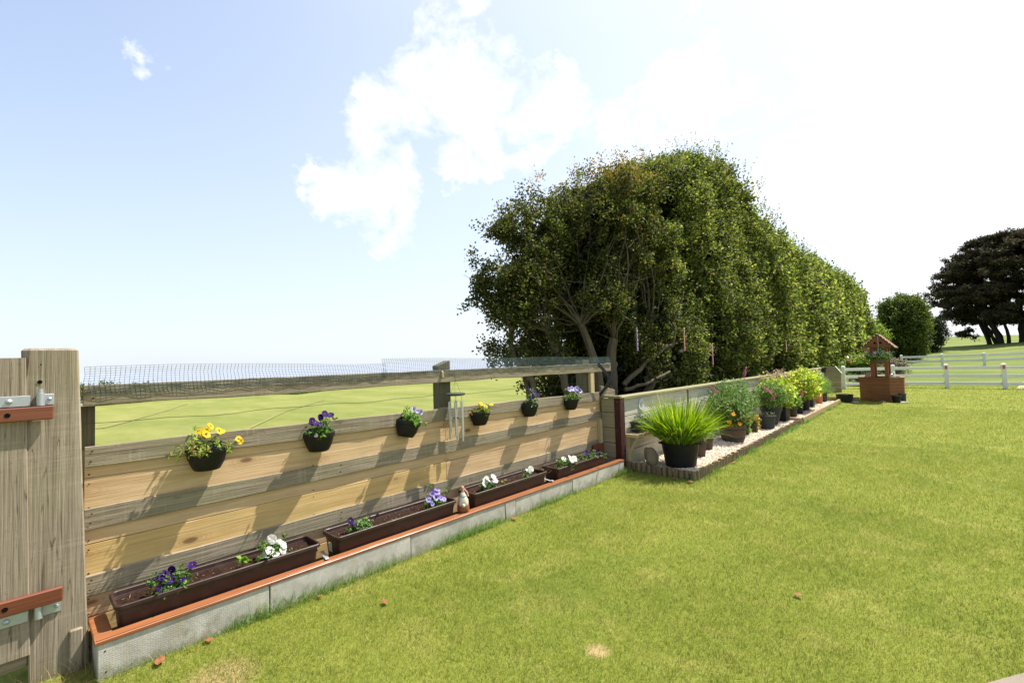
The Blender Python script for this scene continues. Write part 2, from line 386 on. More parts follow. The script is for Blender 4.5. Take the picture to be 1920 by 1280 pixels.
def thing(name, label, cat, loc=(0, 0, 0), group=None, rz=0):
    o = bpy.data.objects.new(name, None); COL.objects.link(o); o.location = loc; o.rotation_euler = (0, 0, rz)
    o.empty_display_size = .1
    o['label'] = label; o['category'] = cat
    if group: o['group'] = group
    ORG[o.name] = np.array(loc, float); return o
def tag(o, label, cat, group=None, kind=None):
    if kind: o['kind'] = kind
    if label: o['label'] = label
    if cat: o['category'] = cat
    if group: o['group'] = group
    return o
def struct(name, mb, m, smooth=False, kind='structure'):
    o = part(name, mb, m, None, smooth); o['kind'] = kind; return o

# ------------------------------------------------------------------ foliage
def unit(a): return a/np.maximum(np.linalg.norm(a, axis=1, keepdims=True), 1e-9)
def leaves(Pt, L, Wd, cols, up=.3, rng=RNG, tdir=None, tw=.0):
    N = len(Pt); n = rng.normal(size=(N, 3)); n[:, 2] += up*2; n = unit(n)
    t = rng.normal(size=(N, 3))
    if tdir is not None: t = t*(1-tw)+tdir*tw*3
    t = unit(t-(t*n).sum(1, keepdims=True)*n); b = np.cross(n, t)
    L = np.asarray(L).reshape(-1, 1)*rng.uniform(.7, 1.3, (N, 1)); Wd = np.asarray(Wd).reshape(-1, 1)*np.ones((N, 1))
    V = np.stack([Pt, Pt+t*L*.45+b*Wd*.5+n*Wd*.18, Pt+t*L, Pt+t*L*.45-b*Wd*.5+n*Wd*.18], 1).reshape(-1, 3)
    return V, np.arange(4*N).reshape(N, 4), np.repeat(cols, 4, 0)
def pal(N, colours, probs, rng=RNG, var=.25):
    idx = rng.choice(len(colours), N, p=np.array(probs)/sum(probs)); c = np.array(colours)[idx]
    return np.clip(c*rng.uniform(1-var, 1+var, (N, 1)), 0, 1)
def cluster_leaves(C, per, sig, L, Wd, colours, probs, up=.3, rng=RNG, cvar=.3, sigz=None):
    n = len(C); idx = np.repeat(np.arange(n), per); N = len(idx)
    s = np.asarray(sig) if np.ndim(sig) else np.full(n, sig)
    off = unit(rng.normal(size=(N, 3)))*(rng.random((N, 1))**.5)*s[idx][:, None]*1.05
    ax = rng.normal(size=(n, 3)); ax[:, 2] = np.abs(ax[:, 2])+.2; ax = unit(ax)
    off = off+ax[idx]*(rng.random((N, 1))*2-1)*s[idx][:, None]*1.7
    if sigz is not None: off[:, 2] *= sigz
    Pt = C[idx]+off
    cc = pal(N, colours, probs, rng)*rng.uniform(1-cvar, 1+cvar, n)[idx][:, None]
    LL = (np.asarray(L)[idx] if np.ndim(L) else np.full(N, L)); WW = (np.asarray(Wd)[idx] if np.ndim(Wd) else np.full(N, Wd))
    return leaves(Pt, LL, WW, cc, up, rng)
def joinq(lst):
    V = []; Q = []; C = []; b = 0
    for v, q, c in lst: V.append(v); Q.append(q+b); C.append(c); b += len(v)
    return np.concatenate(V), np.concatenate(Q), np.concatenate(C)
def blades(base, dirs, length, width, droop, cols, segs=4, rng=RNG):
    """arching blades: quads strips"""
    N = len(base); length = np.asarray(length).reshape(-1, 1)*np.ones((N, 1)); width = np.asarray(width).reshape(-1, 1)*np.ones((N, 1))
    d = unit(dirs.copy()); p = base.copy(); V = []
    side = unit(np.cross(d, np.array([0, 0, 1.0])+rng.normal(size=(N, 3))*.3))
    for i in range(segs+1):
        w = width*(1-(i/segs)**1.6)*.5+width*.03
        V += [p-side*w, p+side*w]
        p = p+d*length/segs
        d = unit(d+np.array([0, 0, -1.0])*np.asarray(droop).reshape(-1, 1)/segs)
    V = np.stack(V, 1).reshape(-1, 3); m = 2*(segs+1)
    q = np.array([[2*i, 2*i+1, 2*i+3, 2*i+2] for i in range(segs)])
    Q = (np.arange(N)[:, None, None]*m+q[None]).reshape(-1, 4)
    return V, Q, np.repeat(cols, m, 0)

# ------------------------------------------------------------------ terrain
def sstep(a, b, x): t = np.clip((x-a)/(b-a), 0, 1); return t*t*(3-2*t)
def gheight(x, y):
    x = np.asarray(x, float); y = np.asarray(y, float)
    left = np.clip(-(x+5), 0, None)
    z = -.022*left*sstep(40, 10, y)
    z = z+.95*np.exp(-((x+32)/13)**2-((y-27)/13)**2)
    far = np.clip(y-29, 0, None)
    rise = .0285*far*sstep(-45, -5, x)*sstep(400, 150, y)+.0
    z = z+rise
    z = z+1.2*np.exp(-((x-16)/12)**2-((y-62)/16)**2)
    z = z+1.3*np.exp(-((x-26)/16)**2-((y-50)/12)**2)*sstep(28, 36, y)
    z = z+.25*np.sin(x*.13+1)*np.sin(y*.11)*sstep(30, 60, np.hypot(x, y))
    d = np.hypot(np.clip(-x, 0, None), np.clip(-y, 0, None)*.3)
    edge = 52+4*np.sin(y*.09)+3*np.sin(y*.23)
    z = z-28*sstep(edge, edge+30, -x)-26*sstep(230, 420, y)
    return z
def make_ground():
    def axis(lo, hi, near):
        a = [0.0]; s = .5
        while a[-1] < hi: s = .5 if a[-1] < near else s*1.09; a.append(a[-1]+s)
        b = [0.0]; s = .5
        while b[-1] > lo: s = .5 if -b[-1] < near else s*1.09; b.append(b[-1]-s)
        return np.array(sorted(set(a+b)))
    xs = axis(-110, 900, 34); ys = axis(-120, 900, 48)
    X, Y = np.meshgrid(xs, ys); Z = gheight(X, Y)
    nx, ny = len(xs), len(ys); V = np.stack([X, Y, Z], -1).reshape(-1, 3)
    i = np.arange(nx-1)[None]+np.arange(ny-1)[:, None]*nx; i = i.ravel()
    Q = np.stack([i, i+1, i+nx+1, i+nx], 1)
    return struct('ground', (V, Q, np.ones((len(V), 3))), P['ground'], True)
make_ground()
m = MB(); S = 14000
m.add([(-S, -S, -24), (S, -S, -24), (S, S, -24), (-S, S, -24)], [(0, 1, 2, 3)])
struct('sea', m, P['sea'])
# worn paths in the field, a driveway behind the white fence, paving at the near right corner
def ribbon(name, pts, w, mat, lift=.012, h=gheight):
    m = MB(); pts = np.array(pts, float)
    t = np.linspace(0, len(pts)-1, len(pts)*8); px = np.interp(t, range(len(pts)), pts[:, 0]); py = np.interp(t, range(len(pts)), pts[:, 1])
    d = unit(np.stack([np.gradient(px), np.gradient(py)], 1)); nx, ny = -d[:, 1], d[:, 0]
    ww = w*(.8+.35*np.sin(t*2.3))
    xs = np.concatenate([px-nx*ww/2, px+nx*ww/2]); ys = np.concatenate([py-ny*ww/2, py+ny*ww/2]); zs = h(xs, ys)+lift
    k = len(px); m.add(list(zip(xs, ys, zs)), [(i, i+1, k+i+1, k+i) for i in range(k-1)])
    return struct(name, m, mat)
wp = NT('worn_soil_path'); _p = wp.n('ShaderNodeNewGeometry').outputs['Position']
_n = wp.noise(_p, 2.5, 5, .7)
wp.bsdf(wp.mix(wp.mapr(_n, .4, .65), (.205, .175, .075, 1), (.17, .19, .05, 1)), .95, .1)
ribbon('worn_path', [(-13.5, 3.6), (-17, 5.6), (-21, 8.0), (-25, 11.5)], .16, wp.m, .02)
ribbon('worn_path', [(-22, 2.0), (-26, 3.6), (-30, 5.4), (-36, 7.4)], .35, wp.m, .02)
m = MB()
m.add([(1.95, 25.7, .006), (12, 25.9, .006), (12, 31, .09), (2.45, 29.4, .04)], [(0, 1, 2, 3)])
struct('path', m, P['path'])
def slabmat():
    t = NT('paving_slab'); c = t.coord(False)
    n = t.noise(c, 6, 6, .7); n2 = t.noise(c, 70, 3, .7)
    t.bsdf(t.mix(t.math('MULTIPLY', t.mapr(n2, .5, .8), .5), t.mix(n, (.15, .12, .09, 1), (.27, .225, .175, 1)), (.14, .12, .09, 1)), .9, .2, bump=n2, bstr=.4, bdist=.005); return t.m
ax = Vector((.163, .25, 0)).normalized(); nx_ = Vector((ax.y, -ax.x, 0)); b0 = Vector((.03, 3.16, 0))
sm = slabmat()
m = MB()
for i in range(-3, 9):
    for j in range(3):
        a = b0+ax*(i*.6)+nx_*(j*.6); c_ = a+ax*.3+nx_*.3
        mm = Matrix.Translation(c_) @ Matrix.Rotation(math.atan2(ax.y, ax.x), 4, 'Z')
        m.bbox(-.296, .296, -.296, .296, -.04, .022, .006, mm)
struct('paving', m, sm)

# ------------------------------------------------------------------ sky and sun
ldir = Vector((-.215, -.56, -1)).normalized(); sdir = -ldir
elev = math.asin(sdir.z); rot = math.atan2(sdir.x, sdir.y)
w = bpy.data.worlds.new('World'); sc.world = w; w.use_nodes = True
class WT(NT):
    def __init__(s, tree): s.t = tree; s.t.nodes.clear()
t = WT(w.node_tree)
out = t.n('ShaderNodeOutputWorld'); bg = t.n('ShaderNodeBackground')
sky = t.n('ShaderNodeTexSky', sky_type='NISHITA', sun_disc=False, sun_elevation=elev, sun_rotation=rot)
sky.air_density = 1.0; sky.dust_density = .6; sky.ozone_density = 2.0; sky.altitude = 20
d = t.n('ShaderNodeTexCoord').outputs['Generated']
def pixdir(x, y):
    v = F+R2*(x-960)/f_px-U2*(y-640)/f_px; return v/np.linalg.norm(v)
# cloud masses: centre direction and angular radius (a map of this sky)
blobs = [(640, 350, 75), (600, 345, 55), (700, 300, 75), (770, 250, 95), (715, 395, 80), (690, 440, 45), (660, 385, 60), (575, 350, 40), (790, 130, 95), (850, 60, 95), (800, 20, 70), (900, 130, 105),
         (880, 210, 95), (990, 200, 95), (1060, 170, 75), (1010, 240, 70), (760, 340, 60), (860, 300, 45), (910, 295, 34), (660, 470, 18), (290, 104, 59), (945, 45, 22), (1275, 45, 42), (1240, 75, 24),
         (1180, 240, 130), (1300, 190, 150), (1480, 330, 300), (1700, 250, 330), (1850, 500, 380), (1130, 330, 100), (1750, -50, 300), (2050, 200, 420)]
wn = t.n('ShaderNodeTexNoise'); wn.inputs['Scale'].default_value = 5.0; wn.inputs['Detail'].default_value = 6; wn.inputs['Roughness'].default_value = .6; t.l(d, wn.inputs['Vector'])
w1 = t.n('ShaderNodeVectorMath', operation='SUBTRACT'); t.l(wn.outputs['Color'], w1.inputs[0]); w1.inputs[1].default_value = (.5, .5, .5)
w2 = t.n('ShaderNodeVectorMath', operation='SCALE'); t.l(w1.outputs[0], w2.inputs[0]); w2.inputs['Scale'].default_value = .30
w3 = t.n('ShaderNodeVectorMath', operation='ADD'); t.l(d, w3.inputs[0]); t.l(w2.outputs[0], w3.inputs[1]); dw = w3.outputs[0]
acc = None
for (x, y, r) in blobs:
    c = pixdir(x, y); ang = np.linalg.norm(pixdir(x+r, y)-pixdir(x-r, y))/2
    vd = t.n('ShaderNodeVectorMath', operation='DISTANCE'); t.l(dw, vd.inputs[0]); vd.inputs[1].default_value = tuple(c)
    k = t.mapr(vd.outputs['Value'], 0, ang*1.3, 1, 0)
    acc = k if acc is None else t.math('MAXIMUM', acc, k)
n1 = t.noise(t.scale(d, 1, 1, 1.7), 6.5, 9, .62, .35); n2 = t.noise(d, 2.2, 5, .6)
n3c = t.noise(dw, 17, 8, .65)
val = t.math('ADD', acc, t.math('MULTIPLY', t.math('SUBTRACT', n1, .5), 2.0))
val = t.math('ADD', val, t.math('MULTIPLY', t.math('SUBTRACT', n3c, .5), .7))
val = t.math('ADD', val, t.math('MULTIPLY', t.math('SUBTRACT', n2, .5), .3))
mask = t.math('MULTIPLY', t.mapr(val, -.02, .95), t.mapr(acc, .0, .4))
# thin high veil that brightens the half of the sky towards the sun
vs = t.n('ShaderNodeVectorMath', operation='DISTANCE'); t.l(d, vs.inputs[0]); vs.inputs[1].default_value = tuple(sdir)
veil = t.mapr(vs.outputs['Value'], .45, 1.45, .75, 0)
mask = t.math('MAXIMUM', mask, veil)
sx = t.n('ShaderNodeSeparateXYZ'); t.l(d, sx.inputs[0])
hz = t.mapr(t.math('ABSOLUTE', sx.outputs[2]), .0, .58, .93, .0)
skyc = sky.outputs[0]
VEIL = (3.35, 3.62, 4.05, 1); CLOUD = (4.7, 4.75, 4.85, 1)
mixc = t.mix(hz, skyc, VEIL); mixc = t.mix(mask, mixc, CLOUD)
t.l(mixc, bg.inputs['Color']); bg.inputs['Strength'].default_value = .11
t.l(bg.outputs[0], out.inputs[0])
ld = bpy.data.lights.new('sun', 'SUN'); ld.energy = 4.4; ld.angle = R(.5); ld.color = (1, .955, .88)
lo = bpy.data.objects.new('sun', ld); COL.objects.link(lo); lo.rotation_euler = ldir.to_track_quat('-Z', 'Y').to_euler(); lo.location = (20, 30, 50)
sc.view_settings.view_transform = 'Standard'; sc.view_settings.look = 'None'; sc.view_settings.gamma = 1
sc.view_settings.exposure = 1.22
sc.cycles.max_bounces = 8; sc.cycles.transmission_bounces = 5; sc.cycles.diffuse_bounces = 4; sc.cycles.transparent_max_bounces = 8

# ================================================================== GATE AND GATE POST
FX = -3.74
gp = thing('gate_post', 'thick weathered square timber gate post with a knot hole, beside the gate', 'post', (-3.75, .16, 0))
m = MB()
y0b, y1b, y0t, y1t = .055, .292, .012, .238; xf, xb = -3.62, -3.84; zt = 1.79
def lerp(a, b, t): return a+(b-a)*t
n = 16; vs = []
for i in range(n+1):
    z = -.12+(zt+.12-.012)*i/n; tt = (z+.1)/1.88; ya = lerp(y0b, y0t, tt); yb = lerp(y1b, y1t, tt)
    ch = .006 if z < 1.60 else .006+.028*min(1, (z-1.60)/.1)
    wv = .0025*mnoise.noise(Vector((z*4, 0, 3)))
    sec = [(xf+wv, ya+ch), (xf+wv, yb-.008), (xf-.008, yb+wv), (xb+.006, yb), (xb, yb-.006), (xb, ya+.006), (xb+.006, ya), (xf-ch, ya)]
    vs += [(x, y, z) for x, y in sec]
tt = 1; sec = [(xf-.012, y0t+.04), (xf-.012, y1t-.018), (xf-.02, y1t-.012), (xb+.016, y1t-.012), (xb+.01, y1t-.016), (xb+.01, y0t+.016), (xb+.016, y0t+.012), (xf-.04, y0t+.012)]
vs += [(x, y, zt) for x, y in sec]
fs = [(i*8+j, i*8+(j+1) % 8, (i+1)*8+(j+1) % 8, (i+1)*8+j) for i in range(n+1) for j in range(8)] + [tuple((n+1)*8+j for j in range(8))]
m.add(vs, fs)
m.m = 1; m.disc((xf+.003, .083, 1.605), .0105, 12, (1, 0, 0)); m.disc((xf+.003, .086, 1.70), .004, 8, (1, 0, 0))
part('post_body', m, [W['greyz'], P['hole']], gp)
def hinge(z, y0=.07, y1=.139):
    m = MB(); m.bbox(xf+.001, xf+.009, y0, y1, z-.030, z+.030, .002)
    h = part('hinge_plate', m, P['galv'], gp)
    m = MB(); m.tube([(xf+.026, .086, z-.03), (xf+.026, .086, z+.036)], .017, 14); m.tube([(xf+.026, .086, z+.03), (xf+.026, .086, z+.060)], .0105, 12)
    part('hinge_pin', m, P['galv'], h, True)
    m = MB(); m.lathe([(.0095, 0), (.009, .004), (.005, .008), (.0005, .009)], 12)
    m.v = [(xf+.009+z_, y1-.017+x_, z+.003+y_) for x_, y_, z_ in m.v]
    part('bolt', m, P['galv'], h, True)
hinge(1.508); hinge(.378, .075, .172)

gt = thing('field_gate', 'grey boarded timber gate with red-brown battens and galvanised strap hinge', 'gate', (-3.65, -.2, 0))
for i, (a, b) in enumerate(((-.100, .030), (-.234, -.104), (-.368, -.238))):
    m = MB(); sh = lambda z: .030*(1-(z/1.75))
    n = 10; vs = []
    for k in range(n+1):
        z = .17+(1.738-.17)*k/n; s_ = sh(z)
        vs += [(-3.605, a+s_+.004, z), (-3.605, b+s_-.004, z), (-3.609, b+s_, z), (-3.634, b+s_, z), (-3.634, a+s_, z), (-3.609, a+s_, z)]
    m.add(vs, [(k*6+j, k*6+(j+1) % 6, (k+1)*6+(j+1) % 6, (k+1)*6+j) for k in range(n) for j in range(6)] + [tuple(range(6))[::-1]] + [tuple(n*6+j for j in range(6))])
    if i == 0:
        m.m = 1; 
    part('gate_board', m, [W['greyz'], P['hole']], gt)
m = MB(); m.bbox(-3.665, -3.636, -.36, .05, .10, .24, .005); part('lower_rail', m, W['grey'], gt)
for (za, zb, y1, dz) in ((1.402, 1.474, .136, 0), (.412, .488, .178, .0)):
    m = MB(); m.bbox(-3.603, -3.572, -.40, y1, za, zb, .005)
    m.m = 1; m.disc((-3.5705, -.035, (za+zb)/2), .012, 14, (1, 0, 0))
    part('batten', m, [W['redbrown'], P['hole']], gt)
for z in (1.508, .378):
    m = MB(); m.bbox(-3.603, -3.596, -.40, .048, z-.029, z+.027, .0015); h = part('hinge_strap', m, P['galv'], gt)
    m = MB(); m.lathe([(.014, 0), (.013, .005), (.008, .010), (.0005, .012)], 14); m.v = [(-3.596+z_, -.03+x_, z+y_) for x_, y_, z_ in m.v]
    part('bolt', m, P['galv'], h, True)
m = MB(); m.bbox(-3.655, -3.60, .205, .262, -.05, .225, .006); m.bbox(-3.70, -3.655, .24, .285, -.05, .19, .006)
tag(part('timber_stake', m, W['greyz'], None, loc=(-3.63, .23, 0)), 'short weathered timber stub at the foot of the gate post', 'stake')

# ================================================================== THE BOARD FENCE
fe = thing('board_fence', 'timber fence of grey and new pale boards with open top rail', 'fence', (-3.78, 3.0, 0))
# (z bottom, z top) at left and right ends, front x, thickness, material
bl = [(1.087, 1.212, 1.015, 1.135, -3.734, .018, 'grey'), (.72, .845, .735, .845, -3.734, .018, 'grey'), (.335, .455, .34, .45, -3.734, .018, 'grey')]
for (za, zb, zc, zd, x, th_, mt) in bl:
    m = MB(); m.plank(x-th_, x, .275, 5.885, za, zb, zc, zd, 40, .004, .0035)
    m.m = 1
    for y in (.30, 1.85, 2.98, 4.4, 5.6):
        t_ = (y-.275)/5.61; lo = lerp(za, zc, t_); hi = lerp(zb, zd, t_); m.nails(x, (y,), lo+.035, .0055); m.nails(x, (y+.006,), hi-.03, .0055)
    part('board', m, [W[mt], P['nail']], fe)
tb = [(1.022, 1.10, .955, 1.03, 'tan'), (.83, 1.019, .83, .952, 'tan'), (.634, .73, .64, .745, 'tan'), (.44, .631, .44, .637, 'yellow'), (.21, .35, .22, .35, 'tan'), (.02, .207, .03, .217, 'yellow')]
for (za, zb, zc, zd, mt) in tb:
    zm0, zm1 = lerp(za, zc, .48), lerp(zb, zd, .48)
    for (ya, yb, q, c4) in ((.275, 2.985, (za, zb, zm0, zm1), 0), (2.989, 5.885, (zm0, zm1, zc, zd), 1)):
        m = MB(); m.plank(-3.775, -3.7525, ya, yb, *q, 20, .003, .002); m.m = 1
        for y in (ya+.02, (ya+yb)/2, yb-.02):
            t_ = (y-ya)/(yb-ya); lo = lerp(q[0], q[2], t_); hi = lerp(q[1], q[3], t_)
            m.nails(-3.7525, (y,), lo+.02, .005)
            if hi-lo > .12: m.nails(-3.7525, (y,), hi-.03, .005)
        part('board', m, [W['tan' if c4 else mt], P['nail']], fe)
m = MB(); m.plank(-3.80, -3.742, .268, 6.22, 1.447, 1.572, 1.43, 1.552, 40, .005, .004); m.m = 1
m.nails(-3.742, (.31, 2.95, 5.6), 1.49, .006)
part('top_rail', m, [W['grey'], P['nail']], fe)
def slant_post(y0, y1, z0, z1, mat='postdark', cap=0.0, x0=-3.93, x1=-3.80):
    m = MB(); m.hexa([(x0, y0, z0), (x1, y0, z0), (x1, y1, z0), (x0, y1, z0), (x0, y0, z1-cap), (x1, y0, z1-cap), (x1, y1, z1), (x0, y1, z1)])
    return part('post', m, W[mat], fe)
slant_post(.262, .325, 0, 1.445, 'postdark', 0, -3.88, -3.80)
slant_post(2.955, 3.105, 0, 1.66, 'postdark', .05, -3.90, -3.80)
slant_post(5.56, 5.72, 0, 1.62, 'postdark', 0, -3.93, -3.80)
m = MB(); m.bbox(-3.795, -3.745, 5.66, 5.76, 1.05, 1.428, .004); part('post', m, W['palez'], fe)
m = MB(); m.bbox(-3.751, -3.70, 5.80, 5.86, .1, .74, .004); part('post', m, W['palez'], fe)
m = MB(); m.bbox(-3.7505, -3.719, 5.89, 6.28, 1.02, 1.14, .006); m.v = [(x, y, z+(.085 if z > 1.1 and y < 6.1 else 0)) for x, y, z in m.v]; part('board', m, W['grey'], fe)
# wall side of the planter: orange stained piece standing at the far end
m = MB(); m.bbox(-3.718, -3.69, 5.60, 5.86, .14, .40, .005); tag(part('timber_offcut', m, W['redbrown'], None, loc=(-3.7, 5.7, .14)), 'red-brown stained timber piece upright behind the farthest trough', 'timber offcut')

# netting over the rail
def net(name, y0, y1, top, bot, label, seed):
    m = MB(); rnd = random.Random(seed); th_ = .00115
    def pos(y, s):  # s 0 top .. 1 bottom
        zt_ = top(y); z = zt_+(bot(y)-zt_)*s
        return (-3.735+.010*math.sin(y*3+s*2)*(1-s)-.03*max(0, (1-s)-.45)+.003*math.sin(y*31+s*9), y+.006*math.sin(s*7+y*2.1), z)
    k = int((y1-y0)/.0235)
    for i in range(k+1):
        y = y0+(y1-y0)*i/k; m.tube([pos(y+rnd.uniform(-.002, .002), s) for s in (0, .3, .6, 1)], th_, 3, False)
    for j in range(13):
        s = j/12; q = int((y1-y0)/.09)
        m.tube([pos(y0+(y1-y0)*i/q, s) for i in range(q+1)], th_, 3, False)
    tag(part(name, m, P['green'], None, loc=(-3.74, (y0+y1)/2, 1.57)), label, 'garden netting', 'green plastic netting draped on the top rail')
net('plastic_netting', .27, 2.30, lambda y: 1.676+.010*math.sin(y*2.4)-.02*sstep(1.3, 2.2, y), lambda y: 1.515-.002*y, 'green plastic netting over the rail between gate post and wind chime', 1)
net('plastic_netting', 2.27, 6.20, lambda y: 1.690-.011*(y-2.3)+.004*math.sin(y*3), lambda y: 1.535-.004*(y-2.3), 'green plastic netting on the rail from the wind chime to the hedge', 2)
m = MB(); ys = np.linspace(.27, 5.6, 40)
m.tube([(-3.80, y, 1.34-.012*y+.006*math.sin(y*5)+.005*math.sin(y*11)) for y in ys], .0016, 4)
tag(part('fence_wire', m, P['wire'], None, loc=(-3.80, 3, 1.33)), 'thin green wire strung between the fence posts below the top rail', 'wire')

# X shaped black iron ornament
m = MB()
for s_ in (1, -1):
    pts = []
    for i in range(9):
        u = -1+2*i/8; pts.append(Vector((-3.675+.03*(1-u*u)+(.012 if s_ > 0 else 0), 6.02+.235*u*s_*(1+.10*abs(u)), 1.325+.225*u)))
    for a, b in zip(pts[:-1], pts[1:]): m.bar(a-(b-a)*.06, b+(b-a)*.06, .006, .058, (0, 1 if s_ > 0 else -1, -1), .001)
tag(part('iron_cross', m, P['blackiron'], None, loc=(-3.68, 6.02, 1.1)), 'black X-shaped iron ornament at the corner where fence meets sleeper wall', 'ornament')

# ================================================================== KERB, CAPPING
jy = [.30, 1.165, 2.285, 3.44, 3.60, 4.62, 5.86]
kl = ['concrete edging board nearest the gate post, with two screw holes', 'second concrete edging board from the gate post', 'third concrete edging board, below the second brown trough',
      'very short concrete edging piece below the third brown trough', 'concrete edging board below the far half of the third trough', 'concrete edging board farthest along, ending at the steel post']
for i, (a, b) in enumerate(zip(jy[:-1], jy[1:])):
    m = MB(); h = .192-.006*i*.6; m.bbox(-3.425+.003*(i % 2), -3.373+.003*(i % 2), a+.003, b-.003, -.12, h, .004)
    if i == 0:
        m.m = 1; m.disc((-3.3715, .333, .15), .0045, 8, (1, 0, 0)); m.disc((-3.3715, .338, .04), .0045, 8, (1, 0, 0))
    tag(part('concrete_edging_board', m, [P['concrete'], P['hole']], None, loc=(-3.41, (a+b)/2, 0)), kl[i], 'edging', 'concrete edging boards along the trough bed')
m = MB(); m.bbox(-3.70, -3.427, .303, .345, -.12, .19, .004)
tag(part('concrete_edging_board', m, P['concrete'], None, loc=(-3.56, .32, 0)), 'short concrete end piece of the trough bed beside the gate post', 'edging', 'concrete edging boards along the trough bed')
cp = thing('timber_capping', 'orange stained timber capping on top of the concrete edging', 'capping', (-3.41, 3, .2))
m = MB(); m.plank(-3.452, -3.366, .292, 5.86, .193, .214, .172, .193, 30, .004, .0012); m.plank(-3.384, -3.374, .3, 5.85, .2145, .2185, .1935, .1975, 10, .001, 0)
part('long_strip', m, W['orange'], cp)
m = MB(); m.bbox(-3.735, -3.453, .292, .372, .193, .2145, .004); part('end_strip', m, W['orange'], cp)
m = MB(); m.box(-3.72, -3.427, .346, 5.85, -.05, .115)
struct('trough_bed', m, P['darkearth'])
for y, lab in ((1.60, 'galvanised bracket across the capping between first and second troughs'), (4.31, 'galvanised bracket across the capping between third and fourth troughs'), (2.93, None)):
    if not lab: continue
    m = MB(); m.bbox(-3.60, -3.44, y-.014, y+.014, .205, .209, .001); m.bbox(-3.444, -3.402, y-.014, y+.014, .2145, .2185, .001)
    m.v = [(x, y_+(x+3.5)*-.25, z+.004) for x, y_, z in m.v]
    tag(part('metal_bracket', m, P['galv'], None, loc=(-3.5, y, .2)), lab, 'bracket', 'metal brackets in the trough bed')

# ================================================================== TROUGHS
def soil_mesh(nx, ny, fx, z, amp=.012, seed=0):
    """fx(u,v) -> x,y inside opening"""
    vs = []
    for i in range(nx+1):
        for j in range(ny+1):
            x, y = fx(i/nx, j/ny); vs.append((x, y, z+amp*mnoise.noise(Vector((x*16+seed, y*16, 0)))+.4*amp*mnoise.noise(Vector((x*60+seed, y*60, 0)))))
    return vs, [(i*(ny+1)+j, (i+1)*(ny+1)+j, (i+1)*(ny+1)+j+1, i*(ny+1)+j+1) for i in range(nx) for j in range(ny)]
def rrect(hx, hy, r, n=4):
    pts = []
    for (sx, sy, a0) in ((1, 1, 0), (-1, 1, 90), (-1, -1, 180), (1, -1, 270)):
        for k in range(n+1):
            a = R(a0+90*k/n); pts.append((sx*(hx-r)+r*math.cos(a), sy*(hy-r)+r*math.sin(a)))
    return pts
def rr_shell(m, levels, cap_bottom=True):
    """levels: (hx, hy, r, z)"""
    k = None; vs = []
    for (hx, hy, r, z) in levels:
        p = rrect(hx, hy, r); k = len(p); vs += [(x, y, z) for x, y in p]
    fs = [(i*k+j, i*k+(j+1) % k, (i+1)*k+(j+1) % k, (i+1)*k+j) for i in range(len(levels)-1) for j in range(k)]
    if cap_bottom: fs.append(tuple(range(k))[::-1])
    m.add(vs, fs)
def trough(yc, L, xc, zb, label, tilt=0, sticker=None):
    t = thing('trough_planter', label, 'planter', (xc, yc, zb), 'brown plastic troughs along the fence', tilt)
    H = .205; w = .133; l = L/2
    m = MB(); rr_shell(m, [(w-.038, l-.035, .02, 0), (w-.022, l-.018, .024, H-.03), (w-.021, l-.017, .024, H-.028), (w-.006, l-.003, .03, H-.026), (w, l, .034, H-.022), (w, l, .034, H-.004), (w-.004, l-.004, .032, H),
                           (w-.012, l-.012, .028, H), (w-.016, l-.016, .026, H-.004), (w-.020, l-.02, .024, H-.06)])
    part('shell', m, P['brown'], t, True, local=True)
    m = MB(); a, b = soil_mesh(14, 60, lambda u, v: ((2*u-1)*(w-.0195), (2*v-1)*(l-.0195)), H-.042, .022, yc*10); m.add(a, b)
    part('soil', m, P['soil'], t, True, local=True)
    if sticker:
        m = MB(); m.bbox(-.055, .0, -l+.0185, -l+.022, .06, .13, .0005); m.v = [(x, y-(.13-z)*-.07, z) for x, y, z in m.v]; part('label_sticker', m, P['label'], t, local=True)
    return t
TZ = .132
trough(.965, 1.17, -3.567, TZ, 'brown plastic trough nearest the gate post, dark purple and white pansies in it', R(-.3))
trough(2.265, 1.20, -3.567, TZ, 'brown plastic trough, second from the gate post, with lilac pansies at its far end', R(.3), True)
trough(3.655, 1.16, -3.567, TZ+.004, 'brown plastic trough, third from the gate post, just beyond the pottery ornament', R(.2))
trough(4.99, 1.12, -3.567, TZ-.01, 'brown plastic trough farthest from the gate post, against the corner', R(-.3))

rg0 = np.random.default_rng(91); n_ = 420
yl = rg0.uniform(.42, 5.5, n_); B = np.stack([rg0.uniform(-3.66, -3.47, n_), yl, np.full(n_, TZ+.170)+rg0.uniform(-.004, .006, n_)], 1)
tag(part('plant_litter', leaves(B, .022, .006, pal(n_, [(.30, .19, .10), (.42, .30, .17), (.12, .07, .04)], [2, 1.5, 2], rg0), 1.2, rg0), P['blade']), 'dry stalks and bits lying on the trough soil', 'litter', None, 'stuff')
n_ = 500; B = np.stack([rg0.uniform(-3.70, -3.46, n_), rg0.uniform(.36, 5.8, n_), np.full(n_, .118)], 1)
tag(part('loose_chippings', leaves(B, .020, .016, pal(n_, [(.30, .27, .22), (.42, .38, .30), (.18, .16, .12)], [2, 1.5, 2], rg0), 1.5, rg0), P['pebble']), 'loose chippings lying under the troughs', 'gravel', None, 'stuff')
